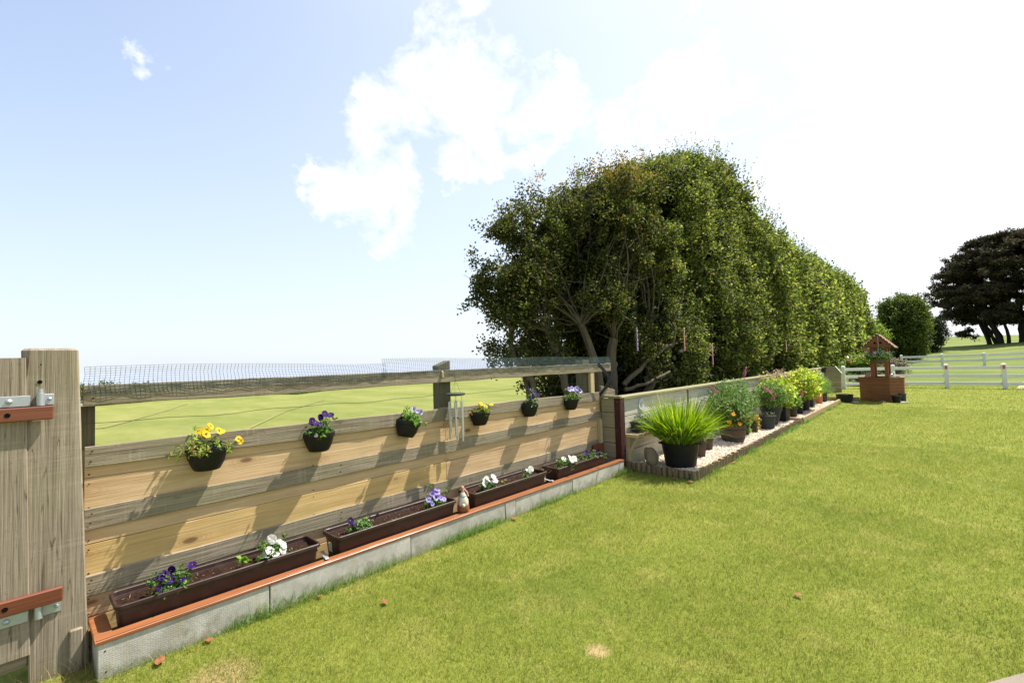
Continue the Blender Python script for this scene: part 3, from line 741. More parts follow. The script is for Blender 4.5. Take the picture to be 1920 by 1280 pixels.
# ================================================================== PANSIES
def petal_fan(m, c, ax_, ay_, r, nrm, col, wid=1.0, cup=.15, n=7):
    base = len(m.v); c = Vector(c)
    vs = [c]; cs = [col]
    for i in range(n+1):
        a = -math.pi*.62+2*math.pi*.62*i/n
        rr = r*(.62+.38*math.cos(a*.55))*random.uniform(.93, 1.07)
        p = c+(ax_*math.cos(a)*1.0+ay_*math.sin(a)*wid)*rr+ax_*r*.25+nrm*(cup*r*(.5+.5*math.sin(i*2.2)))
        vs.append(p); cs.append(tuple(min(1, k*random.uniform(.85, 1.2)) for k in col))
    m.v += [tuple(v) for v in vs]; m.c += cs
    for i in range(n): m.f.append([base, base+1+i, base+2+i]); m.mi.append(0)
PAN = {'purple': ((.042, .007, .125), (.022, .003, .07), True), 'deep': ((.030, .006, .085), (.015, .003, .04), False), 'white': ((.66, .66, .63), (.62, .62, .56), False),
       'lilac': ((.40, .36, .68), (.22, .12, .50), True), 'yellow': ((.80, .56, .02), (.72, .48, .015), True), 'palelilac': ((.62, .60, .78), (.30, .20, .50), True), 'faded': ((.62, .50, .22), (.5, .35, .12), False)}
FM = {}
def flower_mesh(kind, v):
    key = (kind, v)
    if key in FM: return FM[key]
    c1, c2, blotch = PAN[kind]; m = MB(); X_ = Vector((1, 0, 0)); Y_ = Vector((0, 1, 0)); Z_ = Vector((0, 0, 1)); r = .0205
    for a, s_, cc in ((60, 1.0, c2), (120, 1.0, c2), (5, .95, c1), (175, .95, c1), (270, 1.15, c1)):
        a = R(a+random.uniform(-6, 6)); ax_ = X_*math.cos(a)+Y_*math.sin(a); ay_ = Z_.cross(ax_)
        petal_fan(m, Z_*random.uniform(-.002, .002), ax_, ay_, r*s_*1.08, Z_, cc, 1.05)
    if blotch:
        m.col = (.02, .004, .05)
        for a in (20, 160, 270):
            a = R(a); c = Vector((math.cos(a), math.sin(a), 0))*.0055+Z_*.0035; m.disc(c, .0048, 7)
    m.col = (.75, .45, .03); m.disc((0, 0, .0046), .0026, 7)
    me = fast_mesh('flower', np.array(m.v), [i for f in m.f for i in f], np.cumsum([0]+[len(f) for f in m.f])[:-1], [P['petal']], None, np.array(m.c))
    FM[key] = me; return me
GREENS = [(.055, .125, .022), (.10, .20, .035), (.17, .27, .05), (.035, .08, .02)]
def pansy(loc, kind, label, nf=5, spread=.07, h=.09, nl=150, extra=None, greens=GREENS, face=(.75, -.15, .65), group='pansy plants', cat='pansy', fscale=1.0, offs=None, lw=.014):
    t = thing('pansy_plant', label, cat, loc, group); t['category'] = cat
    rnd = random.Random(hash(label) % 9999 if False else sum(map(ord, label)))
    C = np.array([[rnd.gauss(0, spread*.5), rnd.gauss(0, spread*.55), abs(rnd.gauss(0, h*.48))+.008] for _ in range(max(10, nl//5))])
    V = cluster_leaves(C, 8, .012, .030, lw*1.15, greens, [3, 3, 2, 2][:len(greens)], .5)
    part('foliage', V, P['leaf'], t, local=True)
    m = MB(); pos = []
    for i in range(nf):
        if offs: x, y, z = offs[i]
        else:
            a = rnd.uniform(0, 2*math.pi); q = math.sqrt(rnd.random())*spread; x, y, z = q*math.cos(a)*.8+.012, q*math.sin(a)*1.15, h*rnd.uniform(.75, 1.35)
        pos.append((x, y, z)); m.tube([(x*.2, y*.2, 0), (x*.7, y*.7, z*.6), (x-.004, y, z-.002)], .0013, 4)
    m.col = (.12, .22, .05)
    m.c = [(.12, .22, .05)]*len(m.v); part('stems', m, P['leaf'], t, local=True)
    for i, p in enumerate(pos):
        p = (p[0]+.006, p[1], p[2]+.012)
        k = extra[i % len(extra)] if extra and i % 2 else kind
        o = bpy.data.objects.new('flower', flower_mesh(k, i % 3)); COL.objects.link(o); o.parent = t; o.location = p
        d = Vector(face)+Vector((rnd.gauss(0, .38), rnd.gauss(0, .42), rnd.gauss(0, .3))); q = d.to_track_quat('Z', 'Y')
        o.rotation_euler = (q @ Matrix.Rotation(rnd.uniform(-.4, .4), 3, 'Z').to_quaternion()).to_euler()
        s_ = fscale*.95*rnd.uniform(.85, 1.12); o.scale = (s_, s_, s_)
    return t
SZ = TZ+.165
pansy((-3.535, .665, SZ), 'purple', 'dark purple pansy plant in the trough nearest the gate post', 7, .085, .085, 300, offs=[(-.03, -.085, .075), (.0, -.05, .098), (.02, -.02, .07), (.035, .03, .05), (-.01, .10, .105), (.05, -.065, .035), (-.04, .0, .10)], fscale=1.12)
pansy((-3.54, 1.245, SZ), 'white', 'white pansy plant in the trough nearest the gate post', 8, .07, .095, 260, offs=[(.03, -.06, .05), (-.01, .0, .12), (.0, .035, .09), (.03, .055, .075), (.045, .05, .045), (-.03, -.005, .125), (.05, .0, .03), (.04, -.035, .065)], fscale=1.15)
pansy((-3.56, 1.87, SZ), 'deep', 'single blackish purple pansy in the second trough, its near end', 2, .035, .085, 70, offs=[(.0, -.03, .085), (.015, -.01, .06)], fscale=1.05)
pansy((-3.53, 1.955, SZ), 'deep', 'leafy pansy plant with bare green top in the second trough', 1, .05, .08, 160, offs=[(-.01, .05, .075)], fscale=.5, greens=[(.10, .20, .05), (.20, .32, .10), (.30, .40, .16), (.05, .1, .03)])
pansy((-3.53, 2.66, SZ), 'lilac', 'pale lilac pansy plant at the far end of the second trough', 8, .075, .10, 230, extra=['palelilac', 'lilac'], offs=[(.0, -.07, .08), (-.01, -.02, .12), (0, .03, .115), (.02, .0, .085), (.03, .05, .07), (.035, -.055, .045), (.02, .09, .05), (-.03, .05, .135)], fscale=1.15)
pansy((-3.53, 3.36, SZ), 'white', 'white pansy plant at the near end of the third trough', 8, .08, .085, 200, fscale=1.2)
pansy((-3.53, 3.95, SZ), 'white', 'sparse white pansy with two blooms near the far end of the third trough', 3, .05, .075, 90, offs=[(.01, .05, .075), (.0, .085, .085), (-.03, .06, .06)], fscale=1.2)
pansy((-3.53, 4.72, SZ-.01), 'white', 'white pansy plant in the farthest trough', 9, .12, .08, 220, fscale=1.25)
pansy((-3.53, 5.27, SZ-.01), 'purple', 'purple pansy plant in the farthest trough, by the corner', 6, .15, .07, 220, fscale=1.2)
# tiny self-sown tree seedlings
def seedling(loc, label, h=.08, n=7, size=.035, c=(.16, .30, .03)):
    t = thing('seedling', label, 'seedling', loc, 'self-sown seedlings in the troughs')
    m = MB(); m.tube([(0, 0, 0), (.004, 0, h*.5), (0, .004, h)], .0018, 5); m.c = [(.2, .16, .06)]*len(m.v); part('stem', m, P['leaf'], t, local=True)
    Pt = np.array([(RNG.normal()*.012, RNG.normal()*.02, h*RNG.uniform(.5, 1.05)) for _ in range(n)])
    part('foliage', leaves(Pt, size, size*.75, pal(n, [c], [1]), .9), P['leaf'], t, local=True)
seedling((-3.54, 1.05, SZ), 'small bright green tree seedling in the nearest trough, left of the white pansies', .075, 12, .045)
seedling((-3.55, 2.82, SZ), 'thin green seedling behind the lilac pansies in the second trough', .13, 26, .018, (.10, .19, .03))
seedling((-3.54, 3.62, SZ), 'small yellowish seedling in the middle of the third trough', .05, 8, .025, (.24, .28, .04))

# ================================================================== HALF ROUND WALL POTS
def wallpot(y, z, s, label, rot=0):
    t = thing('wall_pot', label, 'hanging pot', (FX+.020, y, z), 'black half-round pots on the fence'); t.scale = (s, s, s)
    t.rotation_euler = (rot, 0, 0)
    r, h = .122, .150
    prof = [(.001, 0), (.070, 0), (.078, .006), (.100, .05), (.112, .105), (.113, .112), (r, .114), (r+.002, .118), (r+.002, h-.002), (r-.002, h), (r-.007, h), (r-.009, h-.004), (r-.012, h-.05)]
    m = MB(); m.lathe(prof[:6], 44, (0, 0, 0), -math.pi/2, math.pi/2, 1.12, 1, .010, 30); m.lathe(prof[5:], 44, (0, 0, 0), -math.pi/2, math.pi/2, 1.12, 1)
    # flat back plate, standing a little above the rim
    q = [(r*math.cos(a), r*math.sin(a)) for a in np.linspace(0, math.pi, 9)]
    out = [(-.003, -r, h), (-.003, -r*.9, .08), (-.003, -.07, 0), (-.003, .07, 0), (-.003, r*.9, .08), (-.003, r, h), (-.003, r*.55, h+.035), (-.003, -r*.55, h+.035)]
    m.add(out+[(x+.003, y_, z_) for x, y_, z_ in out], [tuple(range(8)), tuple(range(15, 7, -1))]+[(i, (i+1) % 8, 8+(i+1) % 8, 8+i) for i in range(8)])
    part('shell', m, P['black'], t, True, local=True)
    m = MB(); a, b = soil_mesh(8, 14, lambda u, v: (u*(r-.012)*1.12*math.sqrt(max(0.02, 1-(2*v-1)**2)), (2*v-1)*(r-.012)), h-.028, .014, y*9); m.add(a, b)
    part('soil', m, P['soil'], t, True, local=True)
    return t
wp_ = [(.890, .965, 1.03, 'black half-round wall pot nearest the gate post, wilting yellow pansies in it', 0), (1.662, .965, 1.0, 'black half-round wall pot, second from the gate post, purple pansies in it', 0),
       (2.475, .96, .98, 'tilted black half-round wall pot left of the wind chime', R(-14)), (3.42, .955, .98, 'black half-round wall pot right of the wind chime, small yellow pansies in it', 0),
       (4.235, .96, .98, 'black half-round wall pot, second from the corner, deep purple pansies in it', 0), (5.085, .955, .98, 'black half-round wall pot nearest the corner, white and lilac pansies in it', 0)]
for y, z, s, lab, r_ in wp_: wallpot(y, z, s, lab, r_)
YG = [(.12, .20, .03), (.22, .30, .05), (.34, .38, .09), (.30, .20, .08)]
pansy((-3.66, .84, 1.085), 'yellow', 'straggly yellow pansy in the wall pot nearest the gate post', 7, .10, .12, 260, extra=['faded', 'yellow'], greens=YG, offs=[(.03, -.02, .145), (.02, .03, .145), (.0, .055, .165), (.04, .02, .12), (.02, .10, .13), (.0, .115, .12), (.03, .005, .13)], lw=.012, fscale=.98)
pansy((-3.64, .985, 1.075), 'yellow', 'single leaning yellow pansy at the right rim of the nearest wall pot', 2, .03, .05, 50, greens=YG, offs=[(.02, .07, .07), (.03, .078, .055)], fscale=.9)
pansy((-3.655, 1.66, 1.085), 'purple', 'vivid purple pansy in the second wall pot from the gate post', 7, .08, .13, 260, offs=[(.03, -.065, .105), (.02, -.085, .12), (.0, -.01, .14), (.01, .02, .165), (.02, .05, .145), (.0, .075, .15), (.04, -.04, .09)], fscale=1.1)
pansy((-3.655, 2.50, 1.075), 'palelilac', 'leafy pansy with pale lilac blooms in the tilted wall pot', 3, .085, .12, 300, offs=[(.03, .06, .11), (.04, .085, .095), (.0, .035, .13)], greens=[(.10, .22, .03), (.18, .32, .05), (.28, .42, .09), (.06, .12, .02)])
pansy((-3.655, 3.43, 1.075), 'yellow', 'small yellow pansy in the wall pot right of the wind chime', 4, .09, .08, 200, offs=[(.0, -.06, .085), (.0, -.03, .10), (.02, .10, .08), (.03, .0, .07)], greens=YG, fscale=.95)
pansy((-3.655, 4.235, 1.075), 'purple', 'tall deep purple pansy in the second wall pot from the corner', 7, .08, .15, 160, extra=['deep'], offs=[(.0, -.05, .20), (.01, .0, .17), (.02, .04, .15), (.03, .08, .13), (.03, -.05, .10), (.0, .06, .16), (.02, .02, .14)], fscale=1.25)
pansy((-3.655, 5.11, 1.075), 'palelilac', 'white and lilac pansy in the wall pot nearest the corner', 6, .12, .13, 200, extra=['white', 'palelilac'], offs=[(.0, -.11, .15), (.01, -.06, .155), (.0, .06, .15), (.02, .10, .14), (.03, .09, .11), (.01, .02, .10)], fscale=1.25)
def egg(loc, r, label):
    m = MB(); m.lathe([(.001, -r), (r*.6, -r*.75), (r, 0), (r*.9, r*.4), (r*.5, r*.95), (.001, r*1.1)], 14, (0, 0, 0), sx=1.3)
    o = part('pebble', m, P['cream'], None, True, loc=loc, local=True); o.location = loc; tag(o, label, 'pebble')
egg((-3.62, 1.60, 1.10), .02, 'smooth white pebble on the soil of the purple pansy wall pot')

# ================================================================== WIND CHIME, PEG
wc = thing('wind_chime', 'silver tube wind chime under a dark disc hanging from the top rail', 'wind chime', (-3.63, 3.03, .84))
cx, cy = -3.63, 3.03
m = MB(); m.lathe([(.001, -.012), (.088, -.012), (.098, -.006), (.098, .006), (.088, .012), (.001, .013)], 30, (cx, cy, 1.318)); part('top_disc', m, P['slate'], wc, True)
for k in range(6):
    a = k*math.pi/3+.3; x, y = cx+.068*math.cos(a), cy+.072*math.sin(a); zb = (.85, .90, .845, .93, .87, .91)[k]
    m = MB(); m.tube([(x, y, 1.245), (x+.002, y+.004, zb)], .0115, 12); tb_ = part('tube', m, P['alu'], wc, True)
    m = MB(); m.tube([(x, y, 1.306), (x, y, 1.24)], .0012, 4); part('cord', m, P['string'], tb_)
m = MB()
for a in (.5, 2.6, 4.7): m.tube([(cx+.06*math.cos(a), cy+.06*math.sin(a), 1.33), (cx, cy, 1.455)], .0012, 4)
m.tube([(cx, cy, 1.455), (cx, cy, 1.50), (cx-.03, cy, 1.545), (cx-.10, cy, 1.556)], .0018, 5); part('hanging_cord', m, P['string'], wc)
m = MB(); m.tube([(cx, cy, 1.306), (cx, cy, .93)], .001, 4); m.lathe([(.001, -.006), (.028, -.006), (.028, .006), (.001, .006)], 16, (cx, cy, 1.08)); m.lathe([(.001, 0), (.014, .01), (.001, .03)], 10, (cx, cy, .915)); part('striker', m, P['slate'], wc)
m = MB(); m.bbox(-3.742, -3.731, 2.94, 2.962, 1.49, 1.556, .003); m.bbox(-3.730, -3.722, 2.942, 2.958, 1.488, 1.55, .003)
tag(part('clothes_peg', m, P['peg'], None, loc=(-3.735, 2.95, 1.5)), 'pale wooden clothes peg on the top rail beside the wind chime', 'peg')

# ================================================================== POTTERY ORNAMENT
po = thing('pottery_ornament', 'small glazed pottery figurine with pink round head between the troughs', 'ornament', (-3.455, 2.95, .2145))
c = (-3.455, 2.945, .2145)
m = MB(); m.lathe([(.001, 0), (.056, 0), (.060, .012), (.057, .05), (.048, .085)], 20, c, rib=.03, nrib=8); part('base', m, P['brownglaze'], po, True)
m = MB(); m.lathe([(.052, .052), (.055, .062), (.050, .10), (.036, .135), (.024, .16), (.018, .175)], 20, c, rib=.05, nrib=5); m.lathe([(.001, -.016), (.014, -.012), (.018, 0), (.013, .012), (.001, .016)], 10, (c[0]+.042, c[1]-.03, c[2]+.06)); part('body', m, P['cream'], po, True)
m = MB(); m.lathe([(.020, .160), (.016, .185), (.013, .20), (.001, .205)], 14, c); m.lathe([(.001, -.018), (.013, -.012), (.018, 0), (.013, .013), (.001, .018)], 14, (c[0], c[1]-.004, c[2]+.215)); m.tube([(c[0]+.01, c[1]+.01, c[2]+.20), (c[0]+.02, c[1]+.035, c[2]+.165), (c[0]+.028, c[1]+.042, c[2]+.13)], .009, 8); part('head', m, P['pinkglaze'], po, True)
m = MB(); m.lathe([(.001, -.01), (.010, 0), (.001, .01)], 8, (c[0]+.02, c[1]-.03, c[2]+.165)); m.lathe([(.036, .13), (.038, .138), (.034, .146)], 16, c); part('trim', m, P['greenglaze'], po, True)

# ================================================================== SLEEPER WALL
wl = thing('sleeper_wall', 'low retaining wall of pale timber sleepers with dark posts and a flat cap', 'wall', (-3.5, 13.5, 0))
def wtop(y): return 1.02-.0052*(y-6)
ysec = [6.02, 8.42, 10.75, 13.1, 15.5, 17.9, 19.9, 21.68]
for a, b in zip(ysec[:-1], ysec[1:]):
    for k in range(4):
        h0, h1 = wtop(a), wtop(b); m = MB()
        m.plank(-3.56, -3.475+random.uniform(-.004, .004), a+.004, b-.004, h0*k/4+.003, h0*(k+1)/4-.003, h1*k/4+.003, h1*(k+1)/4-.003, 10, .005, .003)
        m.m = 1
        for y in (a+.12, b-.12):
            m.nails(-3.474, (y,), h0*(k+.3)/4+.0, .007)
        part('sleeper', m, [W['sleeper'], P['nail']], wl)
for y in ysec[1:-1]:
    m = MB(); m.bbox(-3.60, -3.462, y-.025, y+.025, 0, wtop(y)-.005, .003); part('wall_post', m, W['postdark'], wl)
m = MB(); m.plank(-3.63, -3.435, 5.93, 21.75, wtop(5.93)+.002, wtop(5.93)+.040, wtop(21.7)+.002, wtop(21.7)+.04, 50, .004, .003); part('wall_cap', m, W['capgreen'], wl)
# return at the fence corner
rw = thing('return_wall', 'narrow return of stacked sleepers between the fence corner and the rusty steel post', 'wall', (-3.61, 5.95, 0))
zz = [0, .18, .40, .62, .84, 1.045]
for k in range(5):
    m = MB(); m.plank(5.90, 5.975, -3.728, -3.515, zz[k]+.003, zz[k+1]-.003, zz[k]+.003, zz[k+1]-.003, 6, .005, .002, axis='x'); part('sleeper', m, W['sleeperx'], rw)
m = MB(); m.bbox(-3.745, -3.4, 5.865, 5.925, 1.051, 1.086, .004); part('wall_cap', m, W['capgreen'], rw)
st = thing('steel_post', 'dark red-brown painted steel post standing at the corner of fence and wall', 'post', (-3.46, 5.95, 0))
m = MB()
m.bbox(-3.512, -3.504, 5.89, 6.015, 0, 1.048, .001); m.bbox(-3.425, -3.417, 5.89, 6.015, 0, 1.048, .001); m.bbox(-3.504, -3.425, 5.948, 5.956, 0, 1.048, .001)
m.bbox(-3.504, -3.425, 5.892, 5.9, 0, 1.046, .001)
m.m = 1; m.disc((-3.46, 5.8905, 1.0), .006, 8, (0, -1, 0)); m.disc((-3.4165, 5.95, 1.0), .006, 8, (1, 0, 0))
part('web', m, [P['brownred'], P['galv']], st)
# far return of the wall
fr = thing('return_wall', 'tan board panel closing the far end of the sleeper wall beside the white fence', 'wall', (-3.2, 21.72, 0))
for k in range(5):
    z0, z1 = k*.2+.004, (k+1)*.2-.004
    x1 = -2.93 if k < 3 else (-2.95 if k == 3 else -3.08)
    m = MB(); m.hexa([(-3.47, 21.70, z0), (-2.93 if k < 4 else -2.99, 21.70, z0), (-2.93 if k < 4 else -2.99, 21.76, z0), (-3.47, 21.76, z0), (-3.47, 21.70, z1), (x1, 21.70, z1), (x1, 21.76, z1), (-3.47, 21.76, z1)])
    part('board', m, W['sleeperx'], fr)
m = MB(); m.bar((-3.10, 21.73, 1.02), (-2.90, 21.73, .74), .10, .02); part('wall_cap', m, P['white'], fr)

# ================================================================== GRAVEL BED
BX0, BX1 = -3.474, -2.44
m = MB(); m.box(BX0, BX1+.005, 6.08, 17.3, -.05, .062); struct('gravel_bed', m, P['gravel'])
rng = np.random.default_rng(5)
Np = 30000
yy = 6.09+(17.2-6.09)*rng.random(Np)**1.9; xx = rng.uniform(BX0+.005, BX1-.005, Np)
s = rng.uniform(.006, .0125, Np)*(1+.06*(yy-6))
zz_ = .062+rng.random(Np)*.012+ .008*np.sin(xx*9+yy*4)
oc = np.array([(1, 0, 0), (0, 1, 0), (-1, 0, 0), (0, -1, 0), (0, 0, 1), (0, 0, -1)], float)
Fo = np.array([(0, 1, 4), (1, 2, 4), (2, 3, 4), (3, 0, 4), (1, 0, 5), (2, 1, 5), (3, 2, 5), (0, 3, 5)])
a = rng.uniform(0, 6.28, Np); ca, sa = np.cos(a), np.sin(a)
sc3 = rng.uniform(.6, 1.35, (Np, 6, 3)); sc3[:, :, 2] *= .6
Vp = oc[None]*sc3*s[:, None, None]
Vx = Vp[..., 0]*ca[:, None]-Vp[..., 1]*sa[:, None]+xx[:, None]; Vy = Vp[..., 0]*sa[:, None]+Vp[..., 1]*ca[:, None]+yy[:, None]
Vz = Vp[..., 2]+zz_[:, None]+Vp[..., 0]*rng.uniform(-.5, .5, (Np, 1))
Vp = np.stack([Vx, Vy, Vz], -1).reshape(-1, 3)
Fp = (np.arange(Np)[:, None, None]*6+Fo[None]).reshape(-1, 3)
cp_ = pal(Np, [(.68, .58, .43), (.82, .76, .64), (.50, .39, .27), (.42, .37, .31), (.62, .47, .32)], [5, 5, 1.6, 1, 2], rng, .15)
tag(part('gravel', (Vp, Fp, np.repeat(cp_, 6, 0)), P['pebble']), 'pale golden gravel spread around the pots', 'gravel', None, 'stuff')

def logroll(pts_dir, label, r=.034, seed=0):
    (p0, p1, out_) = pts_dir; p0 = Vector(p0); p1 = Vector(p1); d = (p1-p0); L = d.length; d.normalize(); o_ = Vector(out_); rnd = random.Random(seed); m = MB()
    k = int(L/(2*r)); 
    for i in range(k):
        c = p0+d*((i+.5)*L/k); rr = L/k/2*rnd.uniform(.82, .95); h = .122+rnd.uniform(-.016, .012); n = 7; tl = rnd.uniform(-.006, .006)
        pr = [c-d*rr-o_*.012]+[c+d*(-math.cos(math.pi*j/n)*rr)+o_*(math.sin(math.pi*j/n)*rr*1.05) for j in range(n+1)]+[c+d*rr-o_*.012]
        q = len(pr); vs = [(p.x, p.y, -.05) for p in pr]+[(p.x*1+d.x*tl, p.y+d.y*tl, h+(.003 if 0 < j < q-1 else -.002)) for j, p in enumerate(pr)]
        m.add(vs, [(j, (j+1) % q, q+(j+1) % q, q+j) for j in range(q)]+[tuple(range(q, 2*q))])
    o = part('log_roll_edging', m, W['log'], None, loc=tuple((p0+p1)/2)); tag(o, label, 'edging', 'half-log edging around the gravel bed')
    return o
logroll(((-3.45, 6.075, 0), (-2.44, 6.075, 0), (0, -1, 0)), 'short end run of half-log edging in front of the stone and the big black pot', .037, 1)
for i, (a, b, l_) in enumerate(((6.08, 7.6, 'half-log edging of the long side, the length at the near corner of the gravel bed'), (7.61, 9.15, 'half-log edging of the long side, beside the half-barrel planter'),
                                (9.16, 10.7, 'half-log edging of the long side, beside the small strawberry pots and low grey pot'), (10.71, 12.1, 'half-log edging of the long side, beside the square slatted planter'))):
    logroll(((BX1, a, 0), (BX1, b, 0), (1, 0, 0)), l_, .031, 3+i)
m = MB(); m.bbox(-2.75, -2.42, 12.12, 12.19, -.03, .13, .006); tag(part('timber_edging', m, W['edge'], None, loc=(-2.6, 12.15, 0)), 'short crosswise timber edging where half-logs give way to planks', 'edging')
m = MB(); m.plank(-2.445, -2.395, 12.2, 17.35, -.05, .135, -.05, .125, 16, .005, .006)
tag(part('timber_edging', m, W['edge'], None, loc=(-2.42, 14.8, 0)), 'long worn plank edging along the far half of the gravel bed', 'edging')
m = MB(); m.bbox(-3.47, -2.0, 18.15, 18.22, -.05, .13, .005)
tag(part('timber_edging', m, W['edge'], None, loc=(-2.7, 18.2, 0)), 'low dark timber edging left of the wishing well', 'edging')

# ================================================================== SHELF, BOX, STONE, PLAQUE
sh = thing('timber_shelf', 'pale timber shelf bracketed to the sleeper wall behind the big grass', 'shelf', (-3.4, 6.8, .07))
m = MB(); m.plank(-3.471, -3.26, 6.08, 7.6, .47, .515, .47, .515, 8, .003, .001); part('shelf_board', m, W['shelf'], sh)
for y in (6.16, 7.4):
    m = MB(); m.bbox(-3.472, -3.43, y-.03, y+.03, .07, .469, .003); part('leg', m, W['shelf'], sh)
    m = MB(); m.bar((-3.44, y, .22), (-3.30, y, .462), .045, .04, (1, 0, 0)); part('brace', m, W['shelf'], sh)
def boxpot(name, label, cat, cx, cy, z, hx, hy, H, mat, taper=.88, group=None, slats=0, fill=.03):
    t = thing(name, label, cat, (cx, cy, z), group)
    m = MB(); k = taper
    lv = [(hx*k, hy*k, 0), (hx, hy, H-.02), (hx+.008, hy+.008, H-.018), (hx+.008, hy+.008, H), (hx-.01, hy-.01, H), (hx-.012, hy-.012, H-fill-.02)]
    vs = []; 
    for a, b, zq in lv: vs += [(-a, -b, zq), (a, -b, zq), (a, b, zq), (-a, b, zq)]
    m.add(vs, [(i*4+j, i*4+(j+1) % 4, (i+1)*4+(j+1) % 4, (i+1)*4+j) for i in range(len(lv)-1) for j in range(4)]+[(3, 2, 1, 0)])
    if slats:
        for j in range(slats):
            u = (-1+2*(j+.5)/slats)
            m.bbox(hx+.001, hx+.008, u*hy-hy/slats*.8, u*hy+hy/slats*.8, .01, H-.03, .002); m.bbox(u*hx-hx/slats*.8, u*hx+hx/slats*.8, -hy-.008, -hy-.001, .01, H-.03, .002)
    part('shell', m, mat, t, local=True)
    m = MB(); a, b = soil_mesh(8, 8, lambda u, v: ((2*u-1)*(hx-.012), (2*v-1)*(hy-.012)), H-fill, .012, cy); m.add(a, b); part('soil', m, P['soil'], t, True, local=True)
    return t
boxpot('planter_box', 'slate grey planter box standing on the timber shelf', 'planter', -3.37, 6.48, .516, .08, .26, .16, P['slate'], .85)
def stone_mesh(rx, ry, rz, seed):
    bm = bmesh.new(); bmesh.ops.create_icosphere(bm, subdivisions=4, radius=1)
    for v in bm.verts:
        n = mnoise.noise(v.co*1.1+Vector((seed, 0, 0)))*.28+mnoise.noise(v.co*4+Vector((seed, 3, 0)))*.06
        v.co *= (1+n); v.co = Vector((v.co.x*rx, v.co.y*ry, max(v.co.z*rz, -rz*.8)))
    m = MB(); bm.verts.index_update(); m.add([v.co[:] for v in bm.verts], [[v.index for v in f.verts] for f in bm.faces]); bm.free(); return m
m = stone_mesh(.095, .10, .15, 12.3); m.v = [(x-0.10*z, y-.12*z, z+.125) for x, y, z in m.v]
o = part('standing_stone', m, P['stone'], None, True, loc=(-3.14, 6.23, .06), local=True); o.location = (-3.14, 6.23, .06); tag(o, 'mossy brown stone standing upright on the gravel near the corner', 'stone')
pq = thing('daisy_plaque', 'small round white and blue daisy plaque with orange centre on the sleeper wall', 'plaque', (-3.47, 6.62, .9))
m = MB(); 
for k in range(14):
    a = 2*math.pi*k/14; m.disc((-3.463, 6.62+.068*math.cos(a), .90+.068*math.sin(a)), .026, 8, (1, 0, 0))
m.v = [(x+i*.00002, y, z) for i, (x, y, z) in enumerate(m.v)]
m.tube([(-3.472, 6.62, .9), (-3.464, 6.62, .9)], .085, 20); part('petals', m, simple('pale_blue_glaze', (.55, .62, .72, 1), .3, .5), pq)
m = MB(); m.disc((-3.457, 6.62, .9), .032, 14, (1, 0, 0)); part('centre', m, simple('orange_glaze', (.62, .27, .06, 1), .3, .5), pq)

# ================================================================== ROUND POTS
def away(p, r):
    d = math.hypot(p[0], p[1]); return (p[0]+p[0]/d*r, p[1]+p[1]/d*r, p[2])
def rpot(name, label, p, rt, rb, H, mat, cat='pot', group='pots on the gravel bed', rim=.012, rimh=.03, bands=None, rib=0, nrib=24, handles=False, fill=.035, belly=0, n=36, soil=True):
    c = away(p, rb); t = thing(name, label, cat, c, group)
    prof = [(.001, 0), (rb, 0)]
    for k in range(1, 8):
        u = k/8; prof.append((lerp(rb, rt-rim, u)+belly*math.sin(math.pi*u), (H-rimh)*u))
    prof += [(rt-rim, H-rimh), (rt-.002, H-rimh+.003), (rt, H-rimh+.006), (rt, H-.004), (rt-.004, H), (rt-.010, H), (rt-.014, H-.006), (rt-.02, H-fill-.02)]
    m = MB(); m.lathe(prof, n, rib=rib, nrib=nrib)
    part('shell', m, mat, t, True, local=True)
    if bands:
        for zb in bands:
            m = MB(); u = zb/(H-rimh); q = lerp(rb, rt-rim, u)+belly*math.sin(math.pi*u)
            m.lathe([(q-.004, zb-.016), (q+.005, zb-.014), (q+.006, zb+.014), (q-.003, zb+.016)], n); part('band', m, P['band'], t, True, local=True)
    if handles:
        for a in (math.atan2(c[1], c[0])+math.pi/2, math.atan2(c[1], c[0])-math.pi/2):
            m = MB(); u = Vector((math.cos(a), math.sin(a), 0)); v = Vector((-u.y, u.x, 0))
            m.tube([u*(rt-.002)+v*s_+Vector((0, 0, H-.015)) for s_ in (-.06,)]+[u*(rt+.022)+v*-.045+Vector((0, 0, H-.012)), u*(rt+.024)+v*.045+Vector((0, 0, H-.012)), u*(rt-.002)+v*.06+Vector((0, 0, H-.015))], .010, 6); part('handle', m, mat, t, True, local=True)
    if soil:
        m = MB(); a, b = soil_mesh(10, 14, lambda u, v: ((rt-.018)*u*math.cos(v*2*math.pi), (rt-.018)*u*math.sin(v*2*math.pi)), H-fill, .012, c[1]); m.add(a, b); part('soil', m, P['soil'], t, True, local=True)
    return c, H-fill
G0 = .068
POT = {}
POT['big'] = rpot('plant_pot', 'large black plastic tub holding the big grassy plant', (-2.738, 6.302, G0), .262, .205, .33, P['black'], rim=.008, handles=True, fill=.02, rib=.0)
POT['brown'] = rpot('plant_pot', 'plain brown pot half hidden right behind the large black tub', (-2.815, 7.173, G0), .12, .085, .27, P['taupe'])
POT['small'] = rpot('plant_pot', 'small brown pot partly hidden behind the plain brown pot', (-2.914, 7.80, G0), .095, .068, .19, P['taupe'])
POT['barrel'] = rpot('barrel_planter', 'brown half-barrel planter with two dark hoops', (-2.793, 8.663, G0), .225, .175, .30, P['barrel'], 'planter', bands=(.065, .225), belly=.012, rim=.004, rimh=.02)
POT['st1'] = rpot('strawberry_pot', 'small brown pot with green leaves spilling down its front, right beside the barrel', (-2.855, 9.571, G0), .09, .065, .22, P['taupe'])
POT['st2'] = rpot('strawberry_pot', 'small brown pot with yellowing leaves spilling down, left of the low grey pot', (-2.815, 9.975, G0), .09, .068, .24, P['taupe'])
